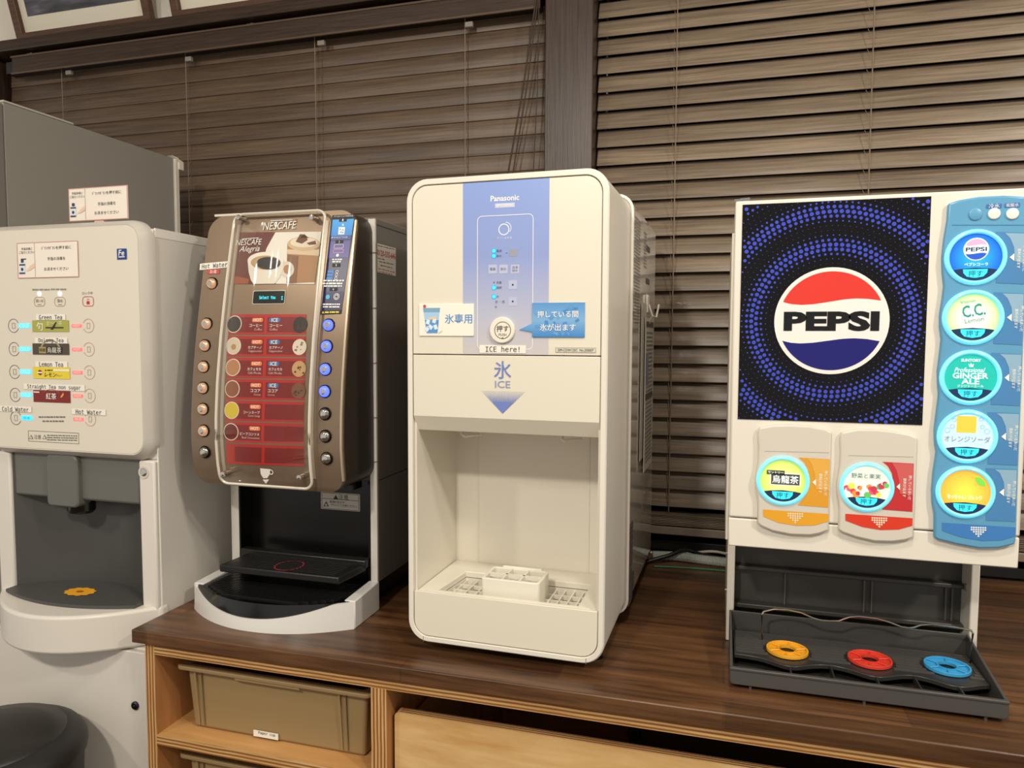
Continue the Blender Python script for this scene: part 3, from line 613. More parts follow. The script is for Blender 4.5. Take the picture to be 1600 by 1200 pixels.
# casing
MB().box(KX0 - .004, KX1 + .003, HY + .006, 1.80, -.292, .240).build('casing', KG, k, bevel=.003)
MB().box(KX1 - .012, KX1 + .003, HY + .006, 1.80, -.502, -.2925).build('side_panel', KG, k); MB().box(KX0 - .012, KX0 + .004, HY + .006, 1.80, -.502, -.2925).build('side_panel', KG, k)
MB().box(KX1 - .010, KX1 + .0045, HY + .001, HY + .0065, -.505, .236).build('hinge_strip', KL, k); MB().box(KX0 - .013, KX0 + .006, HY + .001, HY + .0065, -.505, -.27).build('front_strip', KL, k)
MB().box(KX1 - .0005, KX1 + .0048, HY + .006, 1.80, .226, .230).build('seam', mat('#6d6a64', .4), k)
for z in (.17, .06, -.05, -.16, -.25): MB().box(KX1 - .004, KX1 + .0055, HY - .001, HY + .007, z - .0012, z + .0002).build('hinge_joint', mat('#85807a', .4), k)
MB().box(KX0 + .004, KX1 - .012, HY + .045, HY + .05, -.505, -.2925).build('cavity_back', mat('#100e0d', .25), k)
for xa, xb in ((KX0 + .005, KX0 + .009), (KX1 - .016, KX1 - .012)): MB().box(xa, xb, HY + .002, HY + .045, -.5045, -.2925).build('cavity_wall', mat('#100e0d', .25), k)
MB().box(KX0 + .01, KX1 - .015, HY + .02, HY + .05, -.52, -.5045).build('cavity_floor', BLACKP, k)
MB().box(KX0 + .02, KX1 - .02, HY + .06, 1.76, CT, -.5025).build('plinth', BLACKP, k)
MB().box(KX0 + .03, KX1 - .03, 1.28, HY + .003, -.305, -.2925).build('outlet_block', BLACKP, k)
kc = Side(KX1 + .003)
# caution sticker in the cavity
f = Front(HY + .0449); st = prect(532, 783.5, 61, 27, f, mat('#d8d2c6', .5), k, .0008, 'caution_label', r=.002); pframe(532, 783.5, 58, 25, .6, f, INK, st, .0012)
text('注意', 537, 777, 15, f, INK, st, off=.0013); ppoly([(521, 780), (529, 780), (525, 773)], f, INK, st, .0013); ppoly([(505.5, 791), (514.5, 791), (510, 783)], f, INK, st, .0013); ppoly([(507.7, 790), (512.3, 790), (510, 785.5)], f, mat('#d8d2c6', .5), st, .0016); prect(532, 780.5, 57, .6, f, INK, st, .0013)
text('熱湯が出ます。', 528, 784.5, 25, f, INK, st, off=.0013); text('やけどにご注意ください。', 538, 790, 42, f, INK, st, off=.0013)
# service sticker on the right side
sl = ppoly([(589, 380), (618, 388), (618, 431.5), (589, 425)], kc, mat('#d9d3c8', .5), k, .0006, 'service_label')
text('0120-535-646', 603.5, 397.5, 28, kc, mat('#c23a35', .5), sl, h_=9, off=.001, bold=.008); lines([(590, 384, 616, 390, 2), (590, 404, 600, 406, 2), (592, 409, 616, 414, 2), (594, 415, 612, 419, 2)], kc, INK, sl, seed=3); lines([(590, 420, 616, 426, 2), (590, 424, 612, 429, 1.6)], kc, mat('#c23a35', .5), sl, seed=5)
# lock on the left side of the door
lk_ = at(291, 594, X=KX0 - .004); MB().box(KX0 - .018, KX0 + .004, 1.235, 1.262, lk_.z - .008, lk_.z + .008).build('latch', CHROME, k, bevel=.002); lk2 = at(299, 548, X=KX0); MB().box(KX0 - .004, KX0 + .002, 1.22, 1.24, lk2.z - .012, lk2.z + .012).build('key_guard', BLACKP, k, bevel=.002)

D = Front(prof)
RDK = mat('#7b1b18', .35); RBR = mat('#b32722', .35); TAN = mat('#a8977f', .4)
# cup picture: brown ground, white sweep, cup and glass
pg = ppoly([(375, 363), (503, 362), (492, 444), (358, 444)], D, mat('#64271b', .3), k, .0008, 'picture_print')
def pe(pts, m, off, par=pg): return ppoly(pts, D, m, par, off)
pe([(431, 363), (503, 362), (492, 444), (432, 443.5), (408, 420), (417, 388)], mat('#e9e5da', .35), .0012)
pe([(363, 432), (372, 432), (390, 436), (388, 443.5), (358.5, 443.5)], mat('#9a4a22', .35), .0012)
def ell(cx, cy, rx, ry, n=28, a0=0, a1=360): return [(cx + rx * math.cos(math.radians(a0 + (a1 - a0) * i / n)), cy - ry * math.sin(math.radians(a0 + (a1 - a0) * i / n))) for i in range(n + (a1 - a0 < 360))]
pe([(449.5, 380), (501, 380), (492.6, 441), (448, 443)], mat('#a8794b', .35), .0014); pe([(449.5, 390), (499.5, 390), (499, 400), (450, 397)], mat('#d9c2a0', .35), .0017); pe([(450, 398), (467, 400), (464, 442.5), (449, 443)], mat('#7d5230', .35), .0017)
pe(ell(475.5, 381, 25.5, 11), mat('#cdb28c', .35), .0019); pe(ell(476, 379, 21.5, 8), mat('#e5d6bf', .35), .0022)
for a_ in ([(463, 378), (470, 366), (478, 367), (482, 375), (473, 381)], [(480, 380), (494, 376), (495, 382), (484, 383)], [(470, 372), (476, 366), (484, 372)]): pe(a_, mat('#6e4630', .4), .0024)
pe([(388, 409), (389.5, 425), (393, 438), (397, 443.7), (430, 443.5), (438, 434), (443, 418), (444, 405)], mat('#e3dccf', .35), .0021)
pe(ell(449, 421, 11.5, 12.5), mat('#d6cec0', .35), .0020); pe(ell(450, 421, 6.2, 7.2), mat('#a97c50', .35), .00205)
pe(ell(416, 408, 28.2, 14.2), mat('#ece6da', .35), .0023); pe(ell(416.5, 410.5, 23.5, 11), mat('#b89868', .35), .0026); pe(ell(420.5, 411.5, 19, 9.8), mat('#1f1915', .25), .0029)
text('NESCAFE', 390, 378.5, 39, D, WPRINT, pg, off=.0024, bold=0, h_=9, shear=.12); prect(392, 372.6, 26, 1.0, D, WPRINT, pg, .0017, rot=1.5); text('Alegria', 391, 390, 31, D, WPRINT, pg, off=.0016, shear=.35)
text('NESCAFE', 438, 352.5, 50, D, WPRINT, k, off=.0024, bold=0, h_=12, shear=.12); prect(441, 344.6, 34, 1.2, D, WPRINT, k, .0024); ppoly([(460, 346.5), (464.5, 341), (463, 346.5)], D, mat('#c4413a', .4), k, .0016)
# display window
ds = prect(420.5, 464.5, 49, 19.5, D, mat('#10201f', .2), k, .0012, 'display', r=.003); pframe(420.5, 464.5, 51, 21.5, 1.2, D, mat('#d9d2c2', .35), k, .001, r=.003)
text('Select You', 418.5, 464.8, 25, D, mat('#35d4e6', .4, emit=1.6, emitcol='#3fe0ee'), ds, off=.0018, mono=True, h_=5); pdisc(441.5, 464, 1.2, D, mat('#35d4e6', .4, emit=1.2), ds, .0018, n=8); pdisc(441.5, 467.5, 1.2, D, mat('#35d4e6', .4, emit=1.2), ds, .0018, n=8)
# menu: seven rows, two plates each
HOTM = mat('#e8803c', .4); ICEM = mat('#3577ae', .4); CUPR = mat('#e9ddcb', .4)
rowsK = [(491, 'コーヒー', 'Coffee', '#2a2421', '#241d1b'), (525, 'カプチーノ', 'Cappuccino', '#d9cdb6', '#e6d9c8'), (558.5, 'カフェモカ', 'Café Mocha', '#b98254', '#c79f6d'), (592, 'ココア', 'Cocoa', '#8e5536', '#7a5138'), (625.5, 'コーンスープ', 'Corn Soup', '#dcc12e', None), (659, 'ビーフコンソメ', 'Beef Consommé', '#6b1a16', None), (693, None, None, None, None)]
def xl_at(y): return 357.5 - (y - 491) * (5.0 / 170) if y < 661 else 352.5 + (y - 661) * .025
def xr_at(y): return 479 - (y - 491) * (4.2 / 170) if y < 661 else 474.8 + (y - 661) * .02
for i, (y0, jp, en, c1, c2) in enumerate(rowsK):
    y1 = y0 + 31.5; s_ = (y0 - 491) / 200 * 4
    a, b_ = (xl_at(y0), xr_at(y0)), (xl_at(y1), xr_at(y1))
    rw = ppoly([(a[0], y0), (a[1], y0 + s_), (b_[1], y1 + s_), (b_[0], y1)], D, RBR, k, .0008, 'menu_plate')
    mx = (a[0] + a[1]) / 2 - 3
    ppoly([(a[0] + 14, y0 + 4.5), (mx - 2, y0 + 4.5 + s_ * .5), (mx - 3, y1 - 3.5 + s_ * .5), (b_[0] + 14, y1 - 3.5)], D, RDK, rw, .0012)
    ppoly([(mx + 3, y0 + 4.5 + s_ * .5), (a[1] - 1, y0 + 4.5 + s_), (b_[1] - 1, y1 - 3.5 + s_), (mx + 2, y1 - 3.5 + s_ * .5)], D, RDK, rw, .0012)
    if jp:
        pdisc(a[0] + 9.2, y0 + 15.5, 13.6, D, CUPR, rw, .0015); pdisc(a[0] + 9.2, y0 + 15.5, 12.2, D, mat(c1, .35), rw, .0018)
        if i == 1: pdisc(a[0] + 9.5, y0 + 17, 4.5, D, mat('#b98c5c', .4), rw, .0021)
        hx = mx - 12; prect(hx, y0 + 9 + s_ * .4, 17, 6.4, D, HOTM, rw, .0016, r=.0025); text('HOT', hx, y0 + 9 + s_ * .4, 12, D, WPRINT, rw, off=.002, bold=.01)
        w_ = 4.4 * len(jp) + (2 if len(jp) < 5 else -1); text(jp, mx - 5 - w_ / 2, y0 + 17.5 + s_ * .4, w_, D, WPRINT, rw, off=.0018, bold=.012); text(en, mx - 5 - len(en), y0 + 23.5 + s_ * .4, 2.1 * len(en), D, mat('#e8c9bb', .5), rw, off=.0018, res=1)
    if c2:
        cx2 = a[1] - 9.5; pdisc(cx2, y0 + 16.5 + s_, 12.6, D, mat(c2, .4), rw, .0016)
        rg = random.Random(i)
        for _ in range(7): pdisc(cx2 + rg.uniform(-7, 7), y0 + 16.5 + s_ + rg.uniform(-7, 7), rg.uniform(1, 2.2), D, mat('#4a3023' if i != 1 else '#8d7a68', .4), rw, .0019, n=7)
        hx = mx + 15; prect(hx, y0 + 9 + s_ * .6, 17, 6.4, D, ICEM, rw, .0016, r=.003); text('ICE', hx, y0 + 9 + s_ * .6, 10, D, WPRINT, rw, off=.002, bold=.01)
        w_ = 4.4 * len(jp) + (2 if len(jp) < 5 else -1); text(jp, mx + 7 + w_ / 2, y0 + 17.5 + s_ * .6, w_, D, WPRINT, rw, off=.0018, bold=.012); text(en, mx + 7 + len(en), y0 + 23.5 + s_ * .6, 2.1 * len(en), D, mat('#e8c9bb', .5), rw, off=.0018, res=1)
# cup sign at the foot
ppoly([(407, 731.5), (423, 733), (422, 741), (418, 747), (412, 747), (408, 741)], D, WPRINT, k, .0012); pring(424, 737.5, 4, 1.4, D, WPRINT, k, .0014); ppoly([(411, 749), (421, 749), (416, 756)], D, WPRINT, k, .0012)
# instruction strip with four steps at the right
NV = mat('#23234f', .3); BL = gradient('step_blue', 'Z', [(0, '#2f62b8'), (1, '#3fa0ea')], -CT + .17, -CT + .22)
def sx0(y): return 520 - (y - 335) * .123
def sx1(y): return 555.5 - (y - 335) * .143
def spoly(y0, y1, m, off, a=0, b_=0): return ppoly([(sx0(y0) + a, y0 + 1.5), (sx1(y0) - b_, y0), (sx1(y1) - b_, y1), (sx0(y1) + a, y1 + 1.5)], D, m, k if off < .001 else sp, off, 'instruction_strip' if off < .001 else 'print')
sp = None
for ya, yb in ((335, 375), (375, 415), (415, 455), (455, 490)): sp = spoly(ya, yb, NV, .0009)
spoly(342, 367.5, BL, .0013, 1, 1); spoly(335, 341, INK, .0014); spoly(367.5, 374, mat('#1c3f86', .3), .0013, 1, 1); spoly(376, 402, mat('#3d3a86', .3), .0013, 1, 1); spoly(484, 490, INK, .0014)
text('アイスドリンクの作り方', 537.5, 338, 30, D, WPRINT, sp, off=.0018); text('押すだけでOK', 531, 371, 26, D, WPRINT, sp, off=.0018, h_=2.6)
for x_, y_, n_ in ((536.5, 344, '1'), (531, 378, '2'), (526, 414.5, '3'), (521.5, 452, '4')): prect(x_, y_, 12, 5, D, INK, sp, .0016, r=.001); text(n_, x_, y_, 1.8, D, WPRINT, sp, off=.002, h_=3.4)
ppoly([(530, 355), (540, 355), (538.5, 366.5), (529, 366.5)], D, WPRINT, sp, .0017); ppoly([(534.5, 352), (536.5, 349), (538.5, 352), (536.5, 353.5)], D, mat('#bfe2f4', .4), sp, .0017)
for dx, dy in ((-2, -2), (2, -1), (-1, 2.5), (2, 3)): prect(534.5 + dx, 360.5 + dy, 2.4, 2.4, D, mat('#7fb4dd', .4), sp, .002, rot=20)
pframe(530, 385, 15, 7, 1, D, mat('#cbb6d8', .4), sp, .0017, r=.002); pframe(529.5, 392.5, 16, 6, 1, D, mat('#c48fb4', .4), sp, .0017, r=.001); pdisc(528, 399, 2.4, D, WPRINT, sp, .0017, n=12); lines([(520, 405.5, 535, 405.5, 2), (520, 409, 533, 409, 2)], D, WPRINT, sp, .0018, seed=8)
for j in range(3): prect(517.5 - j * .9, 424.5 + j * 5.2, 10, 4, D, mat('#4b86c9', .4), sp, .0017); pring(527.5 - j * .9, 424.5 + j * 5.2, 2.4, .7, D, WPRINT, sp, .0017)
lines([(506, 438.5, 538, 438.5, 2.2), (505, 443, 537, 443, 2.4), (507, 447, 535, 447, 2.0)], D, WPRINT, sp, .0018, seed=6)
pdisc(513, 464, 3.6, D, mat('#56b6dc', .4), sp, .0017, n=18); pring(526.5, 463.5, 5, .8, D, WPRINT, sp, .0017); pring(526.5, 463.5, 3, .8, D, WPRINT, sp, .0017); lines([(505.5, 475.5, 532, 475.5, 2), (505.5, 479.5, 531, 479.5, 2)], D, WPRINT, sp, .0018, seed=7)
ppoly([(503.5, 489.5), (507.5, 489.5), (505.5, 486)], D, mat('#e8d54a', .4), sp, .0018); lines([(508.5, 488, 532, 487.5, 2.2)], D, mat('#e8d54a', .4), sp, .0018, seed=2)
# round push buttons, each a chrome bezel round a glowing lens
def push(cx, cy, lens, em, lbl=None):
    u, v = D.pos(cx, cy); y = prof(v)
    b_ = MB().lathe((u, y + .004, v), [(.0125, 0), (.0125, .006), (.0116, .0075), (.0106, .0065), (.0102, .003)], 'Y', n=28).build('push_button', mat('#2a2523', .2, metal=.6), k, smooth=50)
    if lbl: b_['label'] = lbl
    MB().lathe((u, y + .002, v), [(.0101, 0), (.0101, .0070), (.0085, .0095), (.004, .0104), (.0, .0106)], 'Y', n=24).build('lens', em, b_, smooth=60)
    MB().lathe((u, y - .0082, v), [(.0052, 0), (.0052, .0008), (.0034, .0012)], 'Y', n=16).build('lens_ring', CHROME, b_)
COP = mat('#c79872', .18, metal=.9, emit=.35, emitcol='#ffc9a0'); BLUE = mat('#4a56e8', .2, emit=2.0, emitcol='#4a5cff'); STL = mat('#aaa69e', .16, metal=.95)
for c_ in ((332, 443), (324, 506), (321, 540), (319, 573), (318, 606), (318, 639), (319, 673)): push(*c_, None, COP)
push(321, 706, None, STL, 'plain chrome button')
for c_ in ((514, 508), (511, 541), (509, 577), (508, 611.5)): push(*c_, None, BLUE, 'button glowing blue')
for c_ in ((508.5, 646.5), (509, 681.5), (511, 716)): push(*c_, None, STL, 'plain chrome button')
# taped "Hot Water" strip and the small red plate
q = prect(336, 415, 46, 10, D, PAPER, k, .0014, 'name_strip', rot=3); text('Hot Water', 336, 415, 39, D, INK, q, off=.002, mono=True, h_=7, rot=3)
q = prect(334, 424.5, 19, 7, D, mat('#c9453c', .4), k, .0010, 'hot_plate', r=.002); text('お湯', 334, 424.5, 10, D, WPRINT, q, off=.0016)
# clear acrylic cover on four stand-off bolts
ACR = clear('clear_acrylic', (.985, .98, .97, 1), .010, .05)
ca = D.pos(347, 600)[0]; cb_ = D.pos(494, 560)[0]; zc0 = D.pos(420, 335)[1]; zc1 = D.pos(420, 757)[1]
cs = lambda z: prof(z) - .014
cov = MB().slab(rows_for(ca, cb_, zc0, zc1, .018, 6, 22), cs, 1.26)
me = bpy.data.meshes.new('cover'); R = rows_for(ca, cb_, zc0, zc1, .018, 6, 22); V = []
for z, xa, xb in R: V += [(xa, cs(z), z), (xb, cs(z), z)]
me.from_pydata(V, [], [(2 * i, 2 * i + 2, 2 * i + 3, 2 * i + 1) for i in range(len(R) - 1)]); me.update()
ac = link('acrylic_cover', me, ACR, k); sm = ac.modifiers.new('sheet', 'SOLIDIFY'); sm.thickness = .003; sm.offset = -1
EDGE = mat('#d8d0c0', .25, spec=.6)
em_ = MB()
L_ = [(xa, cs(z), z) for z, xa, xb in R]; R_ = [(xb, cs(z), z) for z, xa, xb in R]
MB().tube(L_ + R_[::-1] + [L_[0]], .0027, 6).build('cover_edge', EDGE, ac)
MB().slab([(z, ca - .001, ca + .0065) for z, xa, xb in R if abs(xa - ca) < 1e-6], lambda z: prof(z) - .0015, 1.30).build('cover_rail', mat('#b9ab97', .3, metal=.3), k)
MB().slab([(z, cb_ - .0065, cb_ + .001) for z, xa, xb in R if abs(xa - ca) < 1e-6], lambda z: prof(z) - .0015, 1.30).build('cover_rail', mat('#b9ab97', .3, metal=.3), k)
for px, py in ((379, 342), (495, 342), (357, 738), (476, 743)):
    u, v = D.pos(px, py); u = min(max(u, ca + .012), cb_ - .012); MB().lathe((u, prof(v) + .002, v), [(.0055, 0), (.0055, .020), (.0045, .0225), (.0, .023)], 'Y', n=16).build('standoff_bolt', CHROME, k)
# foot: white bezel with the black curved drip tray, grille and cup shelf
FX0, FX1 = -1.034, -.668; FC = (FX0 + FX1) / 2; FW = (FX1 - FX0) / 2; zt_ = -.505
fy = lambda x: 1.160 + .068 * abs((x - FC) / FW) ** 2.1
zs = lambda x: zt_ - .0015 - .029 * max(0., 1 - ((x - FC + .02) / (FW * .93)) ** 2)
xs = [FX0 + (FX1 - FX0) * i / 40 for i in range(41)]; FWH = mat('#dcd9d3', .22, spec=.6)
mb = MB(); V = []
for x in xs: V += [(x, fy(x) - .004, CT), (x, fy(x), zs(x)), (x, fy(x) + .012, CT), (x, fy(x) + .012, zs(x))]
fs = []
for i in range(40): a = 4 * i; b_ = a + 4; fs += [(a, b_, b_ + 1, a + 1), (a + 1, b_ + 1, b_ + 3, a + 3), (a + 2, a + 3, b_ + 3, b_ + 2), (a, a + 2, b_ + 2, b_)]
fs += [(0, 1, 3, 2), (160, 162, 163, 161)]
mb.add(V, fs).build('base_bezel', FWH, k, smooth=40)
mb = MB(); V = []
for x in xs[1:-1]: V += [(x, fy(x) + .003, min(zs(x) - .002, zt_ - .002)), (x, fy(x) + .006, zt_ - .001), (x, 1.34, zt_ - .001)]
fs = []
for i in range(len(xs) - 3): a = 3 * i; b_ = a + 3; fs += [(a, b_, b_ + 1, a + 1), (a + 1, b_ + 1, b_ + 2, a + 2)]
mb.add(V, fs).build('drip_tray', mat('#0b0b0c', .12, spec=.6), k, smooth=40)
for xa, xb in ((FX0, FX0 + .022), (FX1 - .022, FX1)):
    MB().prism([(1.226, CT), (1.226, zt_ + .001), (HY + .004, zt_ + .006), (HY + .004, CT)], xa - (.0012 if xa == FX0 else 0), xb + (0 if xa == FX0 else .0012), 'X').build('base_side', FWH, k, bevel=.002)
for i in range(15):
    y = 1.185 + i * .0085; hw = FW * .80 * math.sqrt(max(.05, min(1., (y - 1.166) / .055)))
    MB().box(FC - hw, FC + hw, y, y + .003, zt_ - .001, zt_ + .0022).build('grille_bar', mat('#151414', .3), k)
sx_ = [(-.973, 1.226), (-.702, 1.226), (-.690, 1.318), (-.968, 1.318)]
cup = MB().prism(sx_, -.476, -.461, 'Z').build('cup_shelf', mat('#171615', .4, speckle=.4), k, bevel=.003)
MB().box(-.985, -.688, 1.310, 1.332, -.470, -.452).build('shelf_hinge', mat('#1c1a19', .3), k, bevel=.003)
tp = Top(-.461); c0 = at(452, 884, Z=-.461)
flat([[(c0.x + r1 * .9 * math.cos(a_), c0.y + r1 * math.sin(a_)) for r1, a_ in q4] for q4 in [[(.029, 2 * math.pi * i / 30), (.032, 2 * math.pi * i / 30), (.032, 2 * math.pi * (i + 1) / 30), (.029, 2 * math.pi * (i + 1) / 30)] for i in range(30)]], tp, mat('#a8353a', .4), cup, .0006, 'cup_ring', 'red cup ring')
for i in range(9): MB().box(-.955, -.715, 1.236 + i * .009, 1.2375 + i * .009, -.461, -.4602).build('shelf_rib', mat('#242221', .35), cup)

# ================================================================== ice dispenser
IF = 1.17; IX0, IX1, IZ0, IZ1 = -.5325, -.1780, -.5415, .2725; IC = (IX0 + IX1) / 2
d = thing('ice_dispenser', 'tall white ice dispenser with a pale blue stripe and round push button', 'ice machine', (IC, IF, CT))
IW = mat('#e7e1d3', .28, speckle=.03); IP = mat('#e4ddcb', .33); IS = mat('#ddd6ca', .34, speckle=.05); IR = mat('#d3ccc2', .10, spec=.6, coat=.4)
ins = .0105
MB().frame(rrect(IX0, IX1, IZ0, IZ1, .038, 8), rrect(IX0 + ins, IX1 - ins, IZ0 + ins, IZ1 - ins, .029, 8), IF, 1.395).build('front_shell', IS, d, bevel=.003, segs=3)
MB().frame(rrect(IX0 + .0018, IX1 - .0018, IZ0 + .0018, IZ1 - .0018, .0365, 8), rrect(IX0 + ins, IX1 - ins, IZ0 + ins, IZ1 - ins, .029, 8), IF - .0012, IF + .002).build('front_rim', IW, d, bevel=.001)
gx0, gx1 = IX0 + ins + .0012, IX1 - ins - .0012
zs1 = at(790, 555, Y=IF).z
def half(x0, x1, z0, z1, r, top): 
    P = rrect(x0, x1, z0, z1, r, 6); n_ = 7
    return P[:2 * n_] + [(x0, z0), (x1, z0)] if top else [(x1, z1), (x0, z1)] + P[2 * n_:]
up_ = MB().prism(half(gx0, gx1, zs1 + .0008, IZ1 - ins - .0012, .0275, True), IF + .0006, IF + .02).build('upper_panel', IP, d, bevel=.0008)
hp = MB().prism([(IF + .0006, zs1 - .0008), (IF + .0006, -.1362), (IF + .016, -.1632), (IF + .022, -.1632), (IF + .05, -.1250), (IF + .05, zs1 - .0008)], gx0, gx1, 'X').build('chute_hood', IP, d, bevel=.0012, smooth=15)
tz = -.4505
lp_ = MB().prism(half(gx0, gx1, IZ0 + ins + .0012, tz, .0275, False), IF + .0006, IF + .008).build('lower_panel', IP, d, bevel=.001)
for xs_ in (IX0 + .030, IX1 - .030): MB().box(xs_ - .0004, xs_ + .0004, IF - .0016, IF + .001, IZ0 + .001, IZ0 + ins).build('rim_joint', mat('#8b857a', .5), d)
# recess
RB = 1.362; RI = mat('#e6dfd0', .2, spec=.55)
rc = MB().box(gx0, gx1, RB, RB + .006, -.50, -.10).build('recess_back', RI, d)
for xa, xb in ((gx0 + .050, gx0 + .053), (gx1 - .056, gx1 - .053)): MB().box(xa, xb, RB - .0012, RB + .001, -.455, -.185).build('recess_rib', RI, rc, bevel=.0005)
MB().box(gx0 - .0008, gx0 + .003, IF + .008, RB, -.50, -.10).build('recess_wall', RI, d); MB().box(gx1 - .003, gx1 + .0008, IF + .008, RB, -.50, -.10).build('recess_wall', RI, d)
MB().box(gx0, gx1, IF + .05, RB, -.122, -.116).build('recess_ceiling', RI, d)
for px, s_ in ((733, 1), (890, -1)):
    q_ = at(px, 684, Y=1.255); w1 = .013
    MB().tube([(q_.x - w1 * 1.0, 1.245, -.122), (q_.x - w1, 1.245, -.1755), (q_.x - w1 + .004, 1.245, -.1795), (q_.x + w1, 1.275, -.1795), (q_.x + w1, 1.275, -.122)], .0035, 8).build('spout_guard', mat('#efe9dc', .2), d)
MB().lathe((IC, 1.262, -.150), [(.022, 0), (.024, .028)], n=24).build('spout', mat('#cfc8ba', .3), d)
# tray: rim, basin, grating and raised cup block
bx0, bx1, by0, by1 = -.481, -.226, 1.187, 1.300; bz_ = -.487
TR = mat('#ebe5d6', .25, spec=.55)
tr = MB().frame([(gx0 + .0042, IF + .009), (gx1 - .0042, IF + .009), (gx1 - .0042, RB - .001), (gx0 + .0042, RB - .001)], [(bx0, by0), (bx1, by0), (bx1, by1), (bx0 + .010, by1)], tz - .012, tz, 'Z').build('tray', TR, d, bevel=.0015)
MB().frame([(bx0, by0 - .0005), (bx1, by0 - .0005), (bx1, by1), (bx0 + .010, by1)], [(bx0 + .002, by0 + .002), (bx1 - .002, by0 + .002), (bx1 - .002, by1 - .002), (bx0 + .011, by1 - .002)], bz_, tz - .012, 'Z').build('basin_wall', TR, tr)
MB().box(bx0, bx1, by0, by1, bz_ - .003, bz_).build('basin_floor', mat('#9d978b', .4), tr)
gz_ = -.4665
for i in range(4): MB().box(bx0 + .012 + i * .021, bx0 + .0145 + i * .021, by0 + .002, by1 - .002, gz_ - .008, gz_).build('grating_bar', TR, tr)
for i in range(4): MB().box(bx1 - .0145 - i * .017, bx1 - .012 - i * .017, by0 + .002, by1 - .002, gz_ - .008, gz_).build('grating_bar', TR, tr)
for y_ in (1.215, 1.243, 1.271): MB().box(bx0 + .002, bx1 - .002, y_, y_ + .0026, gz_ - .008, gz_ - .0002).build('grating_bar', TR, tr)
kx0, kx1, ky0, ky1, kz = -.4065, -.2985, 1.2035, 1.2745, -.4255
bk = MB().frame(rrect(kx0, kx1, ky0, ky1, .007, 4), rrect(kx0 + .006, kx1 - .006, ky0 + .006, ky1 - .006, .004, 4), gz_ - .012, kz, 'Z').build('cup_block', TR, d, bevel=.0012)
for i in (1, 2): x_ = kx0 + .006 + (kx1 - kx0 - .012) * i / 3; MB().box(x_ - .002, x_ + .002, ky0 + .005, ky1 - .005, kz - .008, kz - .0004).build('grate_bar', TR, bk)
y_ = (ky0 + ky1) / 2; MB().box(kx0 + .005, kx1 - .005, y_ - .002, y_ + .002, kz - .008, kz - .0004).build('grate_bar', TR, bk)
MB().box(kx0 + .018, kx1 - .014, ky1 - .001, ky1 + .006, kz - .006, kz + .002).build('block_lip', TR, bk, bevel=.002)
# rear casing
MB().prism(rrect(IX0 + .003, IX1 + .006, IZ0 + .004, IZ1 - .001, .030, 6), 1.396, 1.775).build('rear_casing', IR, d)
MB().frame(rrect(IX0 + .002, IX1 + .0072, IZ0 + .003, IZ1 + .0002, .031, 6), rrect(IX0 + .006, IX1 + .003, IZ0 + .007, IZ1 - .004, .028, 6), 1.394, 1.399).build('casing_edge', mat('#f0ebdf', .3), d)
for x_ in (IX0 + .05, IX1 - .03):
    for yy in (1.24, 1.70): MB().lathe((x_, yy, CT), [(.016, 0), (.016, .006), (.010, .008), (.010, .018)], n=16).build('foot', BLACKP, d)
sd = Side(IX1 + .0062)
for ya, yb, za, zb_ in ((1.405, 1.445, -.452, -.362), (1.402, 1.445, -.522, -.458), (1.452, 1.470, -.508, -.470)):
    vt = MB().box(IX1 + .004, IX1 + .0072, ya, yb, za, zb_).build('side_vent', mat('#4d4740', .5), d)
    for i in range(int((zb_ - za) / .008)): MB().box(IX1 + .0068, IX1 + .0082, ya + .003, yb - .003, za + .004 + i * .008, za + .0062 + i * .008).build('vent_slat', mat('#67605a', .5), vt)
def block_print(ya, yb, za, zb_, step, m, seed, par, sf, off=.0008):
    rg = random.Random(seed); P = []; z = zb_
    while z > za:
        y = ya
        while y < yb - .003:
            l = min(rg.uniform(.004, .02), yb - y); P.append([(y, z - step * .5), (y + l, z - step * .5), (y + l, z), (y, z)]); y += l + .003
        z -= step
    o_ = flat(P, sf, m, par, off, 'fine_print'); o_['kind'] = 'stuff'; return o_
GI = mat('#8a847c', .5)
block_print(1.42, 1.50, .03, .235, .0065, GI, 1, d, sd); block_print(1.56, 1.60, .15, .225, .007, GI, 2, d, sd)
for zz in (.19, .12): flat([[(1.60, zz), (1.66, zz), (1.66, zz + .012), (1.60, zz + .012)]], sd, mat('#4c4a48', .5), d, .0007, 'caution_bar')

f = Front(IF + .0006)
BLS = gradient('stripe_fade', 'Z', [(0, '#cdc7c4'), (.22, '#b9bcd0'), (.55, '#8fa0d4'), (1, '#86a0dc')], zs1 - CT, IZ1 - CT, rough=.33)
u0, u1 = f.pos(723, 285)[0], f.pos(859, 285)[0]
stp = flat([[(u0, zs1 + .0012), (u1, zs1 + .0012), (u1, IZ1 - ins - .0015), (u0, IZ1 - ins - .0015)]], f, BLS, d, .0004, 'stripe_print', 'pale blue stripe')
text('Panasonic', 789, 309.5, 45, f, WPRINT, stp, bold=.022, h_=9)
q = prect(789, 321, 31, 7, f, mat('#c9cfe8', .5), stp, .0007); text('SIM-CDW125C', 789, 321, 27, f, WPRINT, stp, off=.0011, bold=.01, h_=4)
pframe(789, 441.5, 88, 210, 1.0, f, WPRINT, stp, .0008, r=.008)
pring(787.5, 358.5, 9.2, 1.8, f, mat('#dfe6f6', .4), stp); pring(790, 356.5, 9.8, 1.2, f, mat('#dfe6f6', .4), stp, a0=-40, a1=90); text('オゾン水洗浄', 788, 372, 24, f, mat('#dfe6f6', .4), stp)
LED = mat('#43d4ff', .3, emit=3.2, emitcol='#25bdf5'); LEDR = mat('#0f8fd0', .3, emit=.5, emitcol='#128fe0')
MK = mat('#575a78', .5); KEY = mat('#b9c0dc', .35)
